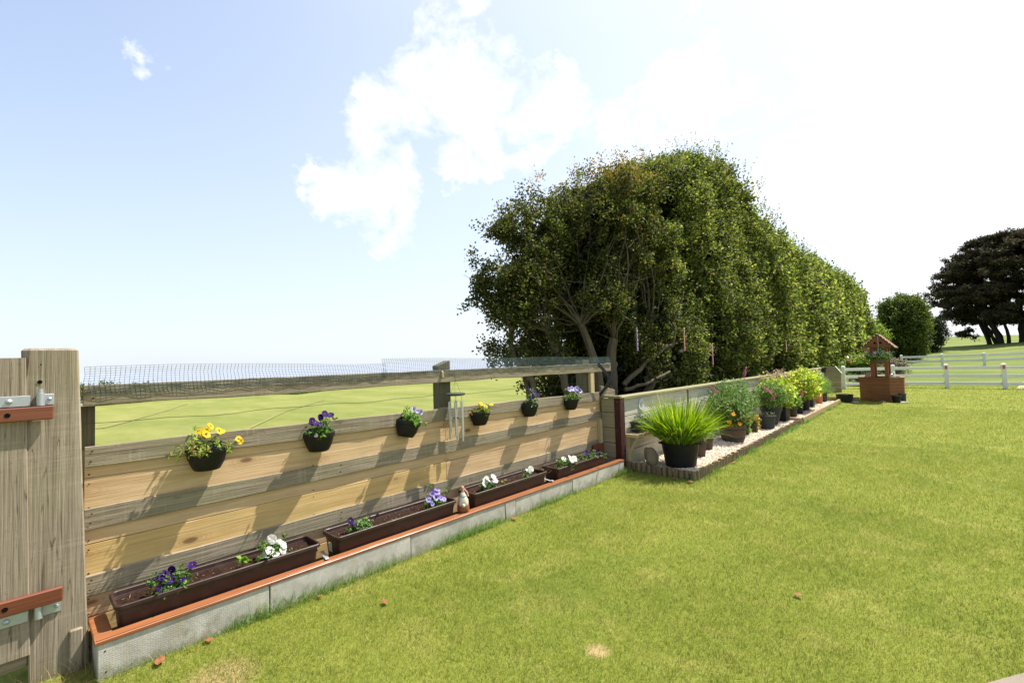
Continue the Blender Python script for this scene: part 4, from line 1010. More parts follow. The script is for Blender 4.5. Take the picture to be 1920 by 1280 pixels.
POT['grey1'] = rpot('plant_pot', 'low slate grey pot in front of the tall grey one', (-2.714, 10.525, G0), .175, .125, .27, P['slate'])
POT['tallgrey'] = rpot('plant_pot', 'tall tapered slate grey pot with a wide rim', (-2.775, 11.10, G0), .215, .12, .40, P['slate'], rimh=.09, rim=.016)
SQ = boxpot('slatted_planter', 'square dark slatted planter on the gravel', 'planter', -2.84, 12.02, G0, .175, .19, .33, P['black'], .97, 'pots on the gravel bed', 6)
POT['brown2'] = rpot('plant_pot', 'small reddish brown pot just right of the square slatted planter', (-2.70, 12.7, G0), .10, .075, .22, P['taupe'])
POT['blk1'] = rpot('plant_pot', 'narrow black pot, nearer of the two black pots beyond the slatted planter', (-2.745, 13.5, G0), .12, .09, .29, P['black'])
POT['blk2'] = rpot('plant_pot', 'taller black pot under the yellow hydrangea', (-2.742, 14.178, G0), .14, .105, .34, P['black'])
boxpot('square_planter', 'dark square planter between the black pots and the terracotta pot', 'planter', -2.88, 15.45, G0, .14, .14, .36, P['slate'], .92, 'pots on the gravel bed')
POT['terr'] = rpot('plant_pot', 'orange terracotta pot near the far end of the gravel', (-2.769, 16.25, G0), .12, .085, .32, P['terra'])
POT['far1'] = rpot('plant_pot', 'dark pot behind the terracotta pot at the far end of the gravel', (-2.765, 16.95, G0), .12, .09, .30, P['slate'])

# big grassy plant
c, hs = POT['big']
t = thing('ornamental_grass', 'huge arching bright green grassy clump in the large black tub', 'plant', (c[0], c[1], c[2]+hs), 'container plants')
rng = np.random.default_rng(21)
N = 1750; a = rng.uniform(0, 2*np.pi, N); rr = np.sqrt(rng.random(N))*.21; base = np.stack([rr*np.cos(a), rr*np.sin(a), np.zeros(N)], 1)
out_ = rng.random(N)**.8; dr = np.stack([np.cos(a)*(out_*.86+rr), np.sin(a)*(out_*.86+rr), 1.16-.22*out_], 1)+rng.normal(size=(N, 3))*.11
cols = pal(N, [(.10, .19, .018), (.21, .33, .025), (.38, .46, .05), (.05, .105, .012), (.58, .52, .25)], [4, 5, 3, 2, .5], rng, .2)
L = rng.uniform(.38, .78, N)*(1.03-.12*out_); 
part('foliage', blades(base, dr, L, rng.uniform(.010, .019, N), .14+out_*.66*rng.uniform(.4, 1.9, N), cols, 6, rng), P['blade'], t, local=True)

def shrub(label, cat, p, rx, ry, H, nleaf, ls, colours, probs, z0=0.0, group='container plants', lw=.6, name='shrub', stems=7, clump=None, up=.35, sig=.05, seed=None, topbias=.5):
    t = thing(name, label, cat, p, group); rg = np.random.default_rng(seed if seed is not None else sum(map(ord, label)))
    k = max(6, nleaf//14)
    u = rg.normal(size=(k, 3)); u = unit(u)*rg.random((k, 1))**(.45); 
    C = np.stack([u[:, 0]*rx, u[:, 1]*ry, z0+(H-z0)*(.5+.5*u[:, 2])], 1)
    V = cluster_leaves(C, 14, sig, ls, ls*lw, colours, probs, up, rg)
    V[0][:, 2] = np.maximum(V[0][:, 2], .004)
    part('foliage', V, P['leaf'], t, local=True)
    m = MB()
    for i in range(stems):
        q = C[rg.integers(k)]; m.tube([(q[0]*.15, q[1]*.15, 0), (q[0]*.4, q[1]*.4, q[2]*.5), tuple(q)], [.006, .004, .002], 5)
    m.c = [(.16, .14, .05)]*len(m.v); part('stem', m, P['leaf'], t, local=True)
    return t
def daisyflower(t, p, r, col, ctr=(.5, .2, .01), nrm=(.6, -.4, .7), npet=14):
    m = MB(); Z_ = Vector(nrm).normalized(); X_ = Z_.orthogonal().normalized(); Y_ = Z_.cross(X_); p = Vector(p)
    for k in range(npet):
        a = 2*math.pi*k/npet; d_ = X_*math.cos(a)+Y_*math.sin(a); s_ = X_*-math.sin(a)+Y_*math.cos(a); q = random.uniform(.85, 1.1)
        m.col = tuple(min(1, c_*random.uniform(.85, 1.1)) for c_ in col); m.add([p+d_*r*.2-s_*r*.1, p+d_*r*.65*q-s_*r*.2+Z_*r*.15, p+d_*r*q, p+d_*r*.65*q+s_*r*.2+Z_*r*.15, p+d_*r*.2+s_*r*.1], [(0, 1, 2, 3, 4)])
    m.col = ctr; m.disc(p+Z_*r*.12, r*.26, 9, Z_)
    o = part('flower', m, P['petal'], t, local=True)
def rosette(t, p, r, col, n=26):
    m = MB(); p = Vector(p)
    for k in range(n):
        d_ = Vector(np.random.default_rng(k+int(abs(p.y*900))).normal(size=3)); d_.z = abs(d_.z)*.8+.1; d_.normalize(); s_ = d_.orthogonal().normalized(); u_ = d_.cross(s_)
        m.col = tuple(min(1, c_*random.uniform(.7, 1.25)) for c_ in col); q = p+d_*r*random.uniform(.35, .9)
        m.add([q-s_*r*.35, q+u_*r*.3+d_*r*.1, q+s_*r*.35, q-u_*r*.3+d_*r*.1], [(0, 1, 2, 3)])
    return part('flower', m, P['petal'], t, local=True)
def spike(t, p0, p1, r, col):
    rg = np.random.default_rng(int(abs(p0[1]*1000)+abs(p1[2]*777))); p0 = np.array(p0, float); p1 = np.array(p1, float); N = 260
    u = rg.random(N)**.9; rad = r*(1-.75*u**1.5)*(.5+.5*np.minimum(u*8, 1))
    d_ = unit(rg.normal(size=(N, 3))); Pt = p0+(p1-p0)*u[:, None]+d_*rad[:, None]*.8
    part('flower_spike', leaves(Pt, .018, .012, pal(N, [col, tuple(c_*.6 for c_ in col), (.45, .20, .16)], [5, 2, 1], rg), .2, rg), P['petal'], t, local=True)
DG = [(.045, .10, .02), (.085, .16, .03), (.14, .22, .05), (.20, .27, .08)]
YL = [(.25, .36, .04), (.38, .46, .06), (.55, .58, .14), (.14, .24, .03), (.58, .46, .10)]
shrub('trailing grey-green plant in the planter box on the timber shelf', 'plant', (-3.37, 6.48, .645), .07, .27, .14, 420, .022, [(.06, .10, .04), (.10, .16, .06)], [1, 1], name='potted_plant', stems=4, sig=.03)
c, h = POT['brown']; shrub('low green plant in the plain brown pot behind the black tub', 'plant', (c[0], c[1], c[2]+h), .15, .17, .20, 500, .045, [(.13, .22, .04), (.28, .36, .08), (.45, .42, .16)], [3, 2, 1], name='potted_plant', lw=.3, sig=.035)
c, h = POT['small']; shrub('tiny green plant in the small brown pot behind the black tub', 'plant', (c[0], c[1], c[2]+h), .10, .10, .12, 220, .035, [(.13, .22, .04), (.24, .30, .08)], [3, 2], name='potted_plant', sig=.025)
# barrel planting with marigolds and red blooms
c, h = POT['barrel']
t = shrub('mixed leafy planting with orange marigolds and red blooms in the half-barrel', 'plant', (c[0], c[1], c[2]+h), .33, .38, .50, 4600, .045, DG+[(.34, .20, .10)], [3, 4, 3, 1, .5], name='potted_plant', stems=14, sig=.05)
def pxoff(px, py, root, dpt=0):   # world point in the vertical plane facing the camera through root
    d_ = F+R2*(px-960)/f_px-U2*(py-640)/f_px; dep = np.dot(np.array(root)-CAM, F)+dpt; return CAM+d_*dep-np.array(root)
FW = {'b': [((.98, -0.02, .35)), 0]}
for (ox, oy, oz) in ((.05, -.40, .26), (.12, -.30, .09), (-.02, -.40, .12)):
    daisyflower(t, (ox+.10, oy, oz), .042, (.85, .38, .015), nrm=(.5, -.6, .6))
for (ox, oy, oz) in ((.24, .18, .22), (.26, .10, .10)): rosette(t, (ox, oy, oz), .04, (.72, .08, .06))
rosette(t, (.22, -.10, .20), .035, (.62, .20, .22))
t = shrub('buddleia with long pink flower spikes standing tall behind the half-barrel', 'shrub', (-3.16, 9.8, .06), .40, 1.15, 1.02, 8500, .062, DG, [3, 4, 3, 2], z0=.15, name='buddleia', lw=.28, stems=22, sig=.075)
spike(t, (.0, .78, .98), (.03, .98, 1.28), .038, (.62, .24, .34)); spike(t, (.0, -.70, .84), (.0, -1.13, 1.0), .032, (.42, .13, .22))
m = MB(); m.tube([(0, .3, 0), (0, .6, .5), (0, .78, .98)], [.008, .006, .004], 6); m.tube([(0, -.2, 0), (0, -.5, .5), (0, -.7, .84)], [.008, .006, .004], 6); m.c = [(.16, .16, .07)]*len(m.v); part('stem', m, P['leaf'], t, local=True)
for nm, lab, colr in (('st1', 'strawberry leaves spilling down the small pot right beside the barrel', [(.10, .20, .03), (.18, .32, .05), (.25, .38, .08)]), ('st2', 'yellowing strawberry plant spilling down the pot left of the low grey pot', [(.35, .35, .06), (.50, .40, .08), (.16, .24, .04), (.45, .20, .08)])):
    c, h = POT[nm]; t = shrub(lab, 'plant', (c[0], c[1], c[2]+h), .10, .12, .13, 260, .04, colr, [1]*len(colr), name='strawberry_plant', lw=.8, sig=.03)
    rg = np.random.default_rng(3+len(lab)); N = 46; Pt = np.stack([.085+rg.normal(size=N)*.012, -.03+rg.normal(size=N)*.03, rg.uniform(-.15, .02, N)], 1)
    part('foliage', leaves(Pt, .042, .034, pal(N, colr, [1]*len(colr), rg), .3, rg), P['leaf'], t, local=True)
c, h = POT['grey1']; shrub('bare twiggy plant in the low slate grey pot', 'plant', (c[0], c[1], c[2]+h), .12, .12, .12, 90, .03, [(.15, .22, .06), (.3, .28, .14)], [1, 1], name='potted_plant')
c, h = POT['tallgrey']
t = shrub('green shrub with one pink flower spike in the tall grey pot', 'shrub', (c[0], c[1], c[2]+h), .34, .46, .58, 3600, .06, DG+[(.16, .27, .05)], [2, 3, 3, 2, 2], name='buddleia', lw=.32, stems=14, sig=.06)
spike(t, (.16, -.45, .36), (.05, -.72, .50), .038, (.62, .20, .32)); spike(t, (.10, -.30, .18), (.20, -.42, .33), .034, (.50, .18, .26))
t = shrub('yellow-green hydrangea above the square slatted planter', 'shrub', (-2.86, 12.02, G0+.28), .36, .55, .66, 3600, .075, YL, [4, 4, 2, 2, .6], name='hydrangea', lw=.62, stems=12, sig=.06)
for q in ((.05, .30, .36), (-.05, .50, .50), (.05, .52, .30)): rosette(t, q, .07, (.55, .38, .26), 60)
t = shrub('faded pinkish shrub behind the hydrangeas against the wall', 'shrub', (-3.2, 13.4, .06), .24, 1.2, 1.12, 4200, .055, [(.40, .28, .20), (.50, .38, .30), (.16, .20, .07), (.30, .16, .14)], [3, 2, 3, 1], z0=.3, name='faded_shrub', stems=16, sig=.06)
spike(t, (.10, -.05, .62), (.12, -.12, .88), .03, (.50, .22, .24))
c, h = POT['brown2']; t = shrub('low astilbe with a pink plume in the small reddish brown pot', 'plant', (c[0], c[1], c[2]+h), .20, .30, .42, 1500, .05, DG+YL[:1], [2, 3, 3, 1, 1], name='astilbe', lw=.5, sig=.045)
spike(t, (.12, .38, .28), (.12, .42, .45), .035, (.60, .22, .24))
t = shrub('large golden yellow hydrangea in the taller black pot', 'shrub', (POT['blk2'][0][0], POT['blk2'][0][1], G0+.28), .38, .80, .80, 4800, .085, YL, [3, 5, 3, 2, 1.6], name='hydrangea', lw=.6, stems=14, sig=.07)
rosette(t, (.1, .55, .62), .055, (.60, .10, .09), 40); rosette(t, (.1, -.50, .5), .06, (.55, .30, .2), 40)
shrub('narrow green plant in the nearer narrow black pot', 'plant', (POT['blk1'][0][0], POT['blk1'][0][1], G0+.25), .14, .18, .30, 500, .06, DG, [1, 2, 3, 2], name='potted_plant', sig=.04)
shrub('broad bluish green plant in the dark square planter', 'plant', (-2.88, 15.5, G0+.32), .26, .5, .48, 2200, .075, [(.09, .19, .05), (.14, .27, .09), (.05, .11, .03)], [3, 3, 2], name='potted_plant', sig=.055)
shrub('feathery bright green plant rising over the terracotta pot', 'plant', (-2.85, 16.45, G0+.28), .26, .45, .58, 2400, .09, [(.13, .26, .04), (.20, .36, .06), (.09, .17, .03)], [3, 3, 1], name='potted_plant', lw=.10, sig=.07, up=-.2)
shrub('feathery fennel-like plant at the far end of the gravel', 'plant', (-2.80, 17.2, .06), .28, .35, .78, 2000, .09, [(.15, .25, .05), (.22, .32, .08), (.10, .16, .04)], [3, 3, 1], name='feathery_plant', lw=.09, sig=.07, up=-.2)
# small pots hung along the wall
for y, z, lab, s_ in ((21.3, .78, 'small black pot hanging on the far end of the sleeper wall', 1.35), (15.0, .66, 'small black wall pot behind the golden hydrangea', 1.0)):
    t = thing('wall_pot', lab, 'hanging pot', (-3.46, y, z), 'small pots hung on the sleeper wall')
    m = MB(); m.lathe([(.001, 0), (.07*s_, 0), (.10*s_, .12*s_), (.115*s_, .13*s_), (.115*s_, .15*s_), (.10*s_, .15*s_), (.09*s_, .12*s_)], 20, (0.0, 0, 0), -math.pi/2, math.pi/2); m.box(-.004, 0, -.115*s_, .115*s_, .02, .16*s_); part('shell', m, P['black'], t, True, local=True)
m = MB(); m.plank(-3.478, -3.466, 20.2, 20.6, .45, .9, .45, .9, 2, .002, 0); tag(part('notice_board', m, P['white'], None, loc=(-3.47, 20.4, .45)), 'small whitish board fixed to the sleeper wall left of the hanging pot', 'board')

# ================================================================== WISHING WELL
wc_ = (-1.49, 18.95, 0.0)
ww = thing('wishing_well', 'brown stained timber wishing well with octagonal base and small gable roof', 'wishing well', wc_)
Rr = .60; H = .715
def octp(r, k): a = R(22.5+45*k+R(0)); a = math.pi/8+k*math.pi/4; return (r*math.cos(a), r*math.sin(a))
for k in range(8):
    x0, y0 = octp(Rr, k); x1, y1 = octp(Rr, k+1); m = MB(); nb = 7
    for j in range(nb):
        z0, z1 = H*j/nb+.003, H*(j+1)/nb-.003; i0 = octp(Rr-.03, k); i1 = octp(Rr-.03, k+1); g = .0
        m.hexa([(i0[0], i0[1], z0), (x0, y0, z0), (x1, y1, z0), (i1[0], i1[1], z0), (i0[0], i0[1], z1), (x0, y0, z1), (x1, y1, z1), (i1[0], i1[1], z1)])
    a = math.pi/8+k*math.pi/4+math.pi/8
    o = part('base_panel', m, W['well'], ww, local=True)
m = MB(); vs = []; 
for k in range(8):
    for r, z in ((Rr-.10, H+.001), (Rr+.035, H+.001), (Rr+.035, H+.028), (Rr-.10, H+.028)): x, y = octp(r, k); vs.append((x, y, z))
m.add(vs, [(k*4+j, ((k+1) % 8)*4+j, ((k+1) % 8)*4+(j+1) % 4, k*4+(j+1) % 4) for k in range(8) for j in range(4)]); part('rim', m, W['well'], ww, local=True)
m = MB(); m.lathe([(.001, .62), (.55, .62)], 16); part('well_floor', m, P['darkearth'], ww, local=True)
for s_ in (-1, 1):
    m = MB(); m.bbox(s_*.175-.045, s_*.175+.045, -.50, -.41, .744, 1.70, .004); part('roof_post', m, W['wellz'], ww, local=True)
    m = MB(); m.bbox(s_*.175-.045, s_*.175+.045, .33, .42, .744, 1.70, .004); part('roof_post', m, W['wellz'], ww, local=True)
rf = MB()
for s_ in (-1, 1):
    a = Vector((0, 0, 2.095)); b = Vector((s_*.40, 0, 1.675)); d_ = (b-a)
    nseg = 4
    for j in range(nseg):
        p = a+d_*(j/nseg); q = a+d_*((j+1)/nseg+.06); lift = Vector((s_*.010, 0, .012))
        rf.hexa([(p.x, -.60, p.z), (q.x, -.60, q.z), (q.x, .52, q.z), (p.x, .52, p.z), (p.x+s_*.012, -.60, p.z+.012), (q.x+lift.x, -.60, q.z+.016+.006), (q.x+lift.x, .52, q.z+.022), (p.x+s_*.012, .52, p.z+.012)])
roof = part('roof', rf, W['well'], ww, local=True)
for y in (-.56, .46):
    m = MB(); m.add([(x, yy_, z) for yy_ in (y, y+.02) for x, z in ((-.375, 1.69), (.375, 1.69), (0, 2.078))], [(0, 1, 2), (5, 4, 3), (0, 3, 4, 1), (1, 4, 5, 2), (2, 5, 3, 0)])
    m.m = 1; 
    for x in (-.07, .07): m.disc((x, y-.003, 1.83), .035, 12, (0, -1, 0))
    part('gable', m, [W['well'], P['hole']], ww, local=True)
m = MB(); m.tube([(-.16, -.45, 1.25), (.16, -.45, 1.25)], .02, 8); part('winding_bar', m, W['well'], ww, local=True)
# fairy lights along the roof edge
fl = thing('fairy_lights', 'string of small white bulbs along the eaves of the wishing well roof', 'string lights', (wc_[0], wc_[1]-.62, 1.68))
m = MB(); pts = []
for i in range(13):
    u = -1+2*i/12; pts.append((wc_[0]+u*.41, wc_[1]-.625, 2.115-abs(u)*.425+.004*math.sin(i*3)))
m.tube(pts, .003, 4); part('cable', m, P['string'], fl)
for p in pts:
    m = MB(); m.lathe([(.001, -.014), (.011, -.006), (.013, .002), (.001, .014)], 8, p); part('bulb', m, P['bulb'], fl, True)
# hanging basket
hb = thing('hanging_basket', 'dark round basket hanging from the wishing well roof', 'hanging basket', (wc_[0]+.02, wc_[1]-.72, 1.18))
bc = (wc_[0]+.02, wc_[1]-.74, 1.17)
m = MB(); m.lathe([(.001, 0), (.10, .01), (.17, .05), (.215, .13), (.225, .15), (.21, .15), (.001, .13)], 24, bc, rib=.02, nrib=20); part('bowl', m, W['postdark'], hb, True)
m = MB()
for a in (.4, 2.5, 4.6): m.tube([(bc[0]+.2*math.cos(a), bc[1]+.2*math.sin(a), bc[2]+.15), (bc[0], bc[1]+.05, 1.66), ], .004, 5)
m.tube([(bc[0], bc[1]+.05, 1.66), (bc[0], bc[1]+.10, 2.04)], .006, 5); part('chain', m, P['galv'], hb)
t = shrub('mixed pink, purple and green flowers filling the hanging basket', 'plant', (bc[0], bc[1], bc[2]+.12), .36, .26, .26, 1500, .05, [(.12, .22, .05), (.20, .30, .08), (.08, .12, .07)], [3, 2, 2], name='basket_plants', sig=.04)
rg = np.random.default_rng(8)
for i in range(44):
    a = rg.uniform(0, 6.28); q = rg.uniform(.12, .36); colr = [(.60, .16, .30), (.20, .12, .30), (.75, .35, .30), (.28, .22, .40), (.75, .45, .15)][i % 5]
    rosette(t, (q*math.cos(a)*1.05, q*math.sin(a)*.8, rg.uniform(.04, .30)), .042, colr, 16)
# things about the well
c, h = rpot('tub', 'wide low empty black tub on the grass left of the wishing well', (-2.31, 17.56, 0), .235, .20, .245, P['black'], 'tub', 'black pots near the wishing well', handles=False)
c, h = rpot('plant_pot', 'small black pot with pale rim on the grass right of the wishing well', (-1.10, 18.10, 0), .135, .09, .22, P['black'], 'pot', 'black pots near the wishing well')
c, h = rpot('plant_pot', 'dark pot partly hidden behind the small pale-rimmed one beside the well', (-.98, 18.55, 0), .10, .08, .25, P['slate'], 'pot', 'black pots near the wishing well')
for (x, y, r, lab) in ((-2.12, 17.75, .14, 'flat pale stone on the grass between the black tub and the well'), (-.93, 18.25, .11, 'flat pale stone right of the small pot at the well'), (-1.42, 18.15, .07, 'small flat pale stone at the foot of the well front')):
    m = stone_mesh(r, r*.7, .022, x*10); m.v = [(a_, b_, c_+.015) for a_, b_, c_ in m.v]; o = part('flat_stone', m, P['paleslab'], None, True, loc=(x, y, 0), local=True); o.location = (x, y, 0); tag(o, lab, 'stone')
for (x, y, col_, lab) in ((-1.22+.02, 18.55, 'cream', 'small white animal figurine on the rim right of the roof posts'), (-1.80, 18.62, 'pinkglaze', 'small pink figurine on the rim left of the roof posts')):
    t = thing('figurine', lab, 'figurine', (x, y, .743)); p = (x, y, .743)
    m = MB(); m.lathe([(.001, 0), (.06, .0), (.065, .04), (.045, .09), (.03, .10), (.001, .12)], 14, p, sx=1.3); part('body', m, P[col_], t, True)
    m = MB(); m.lathe([(.001, -.035), (.028, -.02), (.036, 0), (.026, .024), (.001, .036)], 12, (x+.045, y-.02, .743+.135)); part('head', m, P[col_], t, True)

# ================================================================== WHITE FENCES
def white_fence(label, posts, H, rails, fac, reflect=(), railh=.115):
    pr = [(x, y, float(gheight(x, y))) for x, y in posts]
    t = thing('rail_fence', label, 'fence', pr[0])
    for i, (x, y, z) in enumerate(pr):
        m = MB(); w_ = .065; m.bbox(x-w_, x+w_, y-w_, y+w_, z-.1, z+H, .004)
        m.hexa([(x-w_-.008, y-w_-.008, z+H+.001), (x+w_+.008, y-w_-.008, z+H+.001), (x+w_+.008, y+w_+.008, z+H+.001), (x-w_-.008, y+w_+.008, z+H+.001), (x-.03, y-.03, z+H+.045), (x+.03, y-.03, z+H+.045), (x+.03, y+.03, z+H+.045), (x-.03, y+.03, z+H+.045)])
        p = part('post', m, P['white'], t)
        if i in reflect:
            m = MB(); m.bbox(x-.035, x+.035, y-w_-.008, y-w_-.001, z+H-.17, z+H-.04, .002); part('reflector', m, P['red'], p)
    for (x0, y0, z0), (x1, y1, z1) in zip(pr[:-1], pr[1:]):
        for zr in rails:
            d_ = Vector((x1-x0, y1-y0, 0)).normalized()*.066
            m = MB(); m.bar((x0+d_.x, y0+d_.y, z0+zr), (x1-d_.x, y1-d_.y, z1+zr), .035, railh, bev=.004); part('rail', m, P['white'], t)
white_fence('white three-rail fence behind the wishing well with red reflectors on its posts', [(-3.12, 23.75), (-1.57, 24.9), (.05, 25.25), (1.63, 25.25), (3.25, 25.25), (4.9, 25.3)], .92, (.80, .49, .19), 1, (2, 3))
white_fence('white rail fence farther off, running across the field behind', [(-2.10, 41), (-.08, 41), (1.84, 41), (3.8, 41.2), (5.8, 41.4), (7.8, 41.6)], .78, (.66, .36), 1, (), .13)

# flower bushes behind the white fence
t = shrub('bright green rose bush with pink blooms behind the white fence, left of the well', 'shrub', (-2.75, 26.9, .0), .85, .5, 1.42, 7000, .085, [(.12, .22, .04), (.22, .32, .06), (.30, .38, .08), (.08, .13, .03)], [3, 4, 3, 2], z0=.35, group='bushes behind the white fence', name='rose_bush', sig=.09, stems=16)
rg = np.random.default_rng(12)
for i in range(26):
    a = rg.uniform(-1, 1); rosette(t, (a*.85, -.42+rg.uniform(-.1, .12), rg.uniform(.45, 1.35)), .06, [(.70, .22, .22), (.75, .30, .20), (.70, .35, .35)][i % 3], 14)
t = shrub('bush with purple and pink flowers behind the white fence, right of the well', 'shrub', (-1.62, 27.0, .0), .55, .45, 1.18, 3600, .07, [(.12, .14, .06), (.16, .10, .12), (.25, .20, .16), (.10, .16, .05)], [3, 2, 2, 2], z0=.3, group='bushes behind the white fence', name='flowering_bush', sig=.08, stems=10)
for i in range(22): rosette(t, (rg.uniform(-.5, .6), -.38+rg.uniform(-.1, .1), rg.uniform(.4, 1.18)), .05, [(.36, .10, .40), (.60, .30, .42), (.28, .16, .34)][i % 3], 14)
shrub('dark low bush at ground level behind the first white fence panel', 'shrub', (-2.5, 25.7, 0), .75, .3, .62, 2600, .07, [(.05, .09, .03), (.09, .14, .04), (.14, .07, .05)], [3, 2, 1], group='bushes behind the white fence', name='low_bush', sig=.08)
t = thing('solar_light', 'thin garden light on a curved stem beside the first white fence post', 'garden light', (-3.08, 24.1, .0))
m = MB(); m.tube([(-3.10, 24.1, 0), (-3.10, 24.1, .85), (-3.07, 24.1, 1.2), (-3.0, 24.1, 1.32)], .008, 6); part('stem', m, P['galv'], t)
m = MB(); m.lathe([(.001, -.04), (.04, -.02), (.045, .01), (.001, .04)], 12, (-2.98, 24.1, 1.31)); part('lamp', m, P['bulb'], t, True)

# ================================================================== TWISTED HANGING SPINNERS
for i, (y, z0, z1, col_, lab) in enumerate(((7.45, 1.74, 2.16, 'purple', 'purple and white twisted spinner hanging under the windswept tree'), (9.48, 1.73, 2.22, 'red', 'red and white twisted spinner hanging in the near part of the hedge'),
                                            (11.05, 1.39, 1.90, 'red', 'red and white twisted spinner hanging lowest, above the buddleia'), (18.0, 1.63, 2.05, 'red', 'small red and white twisted spinner far along the hedge'))):
    t = thing('twisted_spinner', lab, 'garden spinner', (-3.93, y, z0), 'twisted spinners hanging in the hedge'); x = -3.93
    cw = simple('spinner_white', (.42, .38, .40, 1)) if i == 0 else bpy.data.materials['spinner_white']
    cc = simple('spinner_'+col_, {'red': (.60, .03, .04, 1), 'purple': (.16, .07, .32, 1)}[col_], .4)
    for s_, mt in ((1, cc), (-1, cw)):
        m = MB(); n_ = 60; vs = []
        for k in range(n_+1):
            u = k/n_; a = u*2*math.pi*5.5; r_ = .018; zc = z0+(z1-z0)*u
            vs += [(x, y, zc), (x+s_*r_*math.cos(a), y+s_*r_*math.sin(a), zc)]
        m.add(vs, [(2*k, 2*k+1, 2*k+3, 2*k+2) for k in range(n_)]); part('twisted_strip', m, mt, t)
    m = MB(); m.tube([(x, y, z1), (x-.02, y, z1+.35)], .002, 4); part('cord', m, P['string'], t)

# ================================================================== TREES
def tree_crown(parent, C, sig, per, L, Wd, colours, probs, mat, rng, up=.3, cvar=.3, sigz=None, name='crown'):
    part(name, cluster_leaves(C, per, sig, L, Wd, colours, probs, up, rng, cvar, sigz), mat, parent)
def limb(m, a, b, r0, r1, bend=.15, n=6, rnd=random):
    a = Vector(a); b = Vector(b); L = (b-a).length; mid = (a+b)/2+Vector((rnd.gauss(0, 1), rnd.gauss(0, 1), rnd.gauss(.4, .6)))*L*bend
    pts = []
    for i in range(n+1):
        t_ = i/n; p = a*(1-t_)**2+mid*2*t_*(1-t_)+b*t_*t_; p += Vector((rnd.gauss(0, 1), rnd.gauss(0, 1), rnd.gauss(0, 1)))*L*.012; pts.append(p)
    m.tube(pts, [lerp(r0, r1, (i/n)**.8) for i in range(n+1)], 7 if r0 > .03 else 4, False); return pts
# -- windswept hawthorn at the near end of the hedge
HC = [(.032, .046, .010), (.060, .076, .015), (.10, .112, .022), (.17, .165, .038), (.17, .085, .032)]
ht = thing('hawthorn_tree', 'windswept hawthorn with several gnarled stems leaning over the fence', 'tree', (-4.95, 8.1, 0))
rg = np.random.default_rng(33)
ell = [((-5.7, 9.9, 4.05), (1.3, 2.4, 2.15), 500), ((-6.0, 8.2, 3.7), (1.1, 1.6, 1.5), 330), ((-6.0, 7.05, 3.1), (.8, .9, 1.1), 150), ((-6.15, 6.75, 3.45), (.8, .95, 1.15), 170), ((-6.05, 7.7, 4.25), (.9, 1.2, 1.05), 130), ((-4.85, 8.1, 2.7), (.45, 1.0, .6), 55), ((-4.75, 9.4, 1.9), (.4, 1.0, .6), 50), ((-6.2, 6.2, 2.75), (.7, .6, .75), 90), ((-6.1, 5.85, 2.35), (.5, .35, .25), 30), ((-6.1, 7.2, 1.8), (.9, 1.15, .5), 110), ((-4.9, 9.4, 4.35), (.7, 1.8, 1.55), 220), ((-5.4, 10.6, 1.6), (.8, 1.6, 1.4), 260), ((-6.0, 8.4, 1.15), (.9, 1.3, .55), 110), ((-5.9, 9.0, 2.4), (.8, 1.4, .9), 90)]
Cs = []
for c_, r_, k_ in ell:
    u = unit(rg.normal(size=(k_, 3)))*(rg.random((k_, 1))**.36); Cs.append(np.array(c_)+u*np.array(r_))
C = np.concatenate(Cs); nz = np.array([mnoise.noise(Vector(p*1.15)) for p in C]); C = C[(nz > -.22) & ~((C[:, 1] < 8.2) & (nz < -.10))]
sg = rg.uniform(.08, .20, len(C))
tree_crown(ht, C, sg, 98, .060, .043, HC, [4, 4.5, 3.2, 1.6, .5], P['hedgeleaf'], rg, .25, .45)
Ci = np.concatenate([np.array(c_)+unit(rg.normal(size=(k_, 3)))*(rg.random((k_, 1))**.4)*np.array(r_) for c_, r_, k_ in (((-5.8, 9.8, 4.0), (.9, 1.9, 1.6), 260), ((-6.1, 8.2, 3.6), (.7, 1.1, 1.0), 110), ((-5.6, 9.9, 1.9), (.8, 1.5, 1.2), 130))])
part('inner_foliage', cluster_leaves(Ci, 24, .26, .13, .09, [(.020, .028, .009), (.03, .034, .013)], [1, 1], .2, rg), P['hedgeleaf'], ht)  # big dark leaves: shade inside the crown is put into their colour
# reddish young growth on top
top = C[C[:, 2] > 5.2]; top = top[rg.integers(0, len(top), 130)]+rg.normal(size=(130, 3))*.12+np.array([0, 0, .15])
tree_crown(ht, top, .12, 30, .045, .03, [(.26, .12, .04), (.30, .20, .05), (.16, .17, .03)], [2, 2, 2], P['hedgeleaf'], rg, name='new_growth')
m = MB(); rn = random.Random(5); fork = []
for (bx, by, tx, ty, tz, r) in ((-4.85, 8.3, -4.9, 8.3, 2.0, .15), (-4.95, 7.9, -5.2, 7.6, 2.3, .11), (-5.1, 7.55, -5.5, 7.0, 2.1, .095), (-5.35, 7.2, -5.9, 6.3, 1.95, .08), (-4.8, 8.6, -4.7, 9.6, 2.2, .12), (-5.2, 8.3, -5.8, 8.6, 2.6, .10), (-5.9, 6.9, -6.1, 6.5, 2.0, .06)):
    pts = limb(m, (bx, by, -.1), (tx, ty, tz), r, r*.62, .06, 8, rn); fork.append((pts[-1], r*.62)); fork.append((pts[5], r*.5))
part('trunk', m, W['bark'], ht, True)
m = MB(); sel = C[rg.integers(0, len(C), 230)]
for q in sel:
    f, r = min(fork, key=lambda fr: (fr[0]-Vector(q)).length+rn.random()*1.2); pts = limb(m, f, q, min(r*.45, .04)*rn.uniform(.5, 1), .006, .12, 7, rn)
    for _ in range(3):
        s_ = pts[rn.randint(3, 6)]; limb(m, s_, s_+Vector((rn.gauss(0, .35), rn.gauss(0, .35), rn.gauss(.1, .3))), .009, .003, .15, 3, rn)
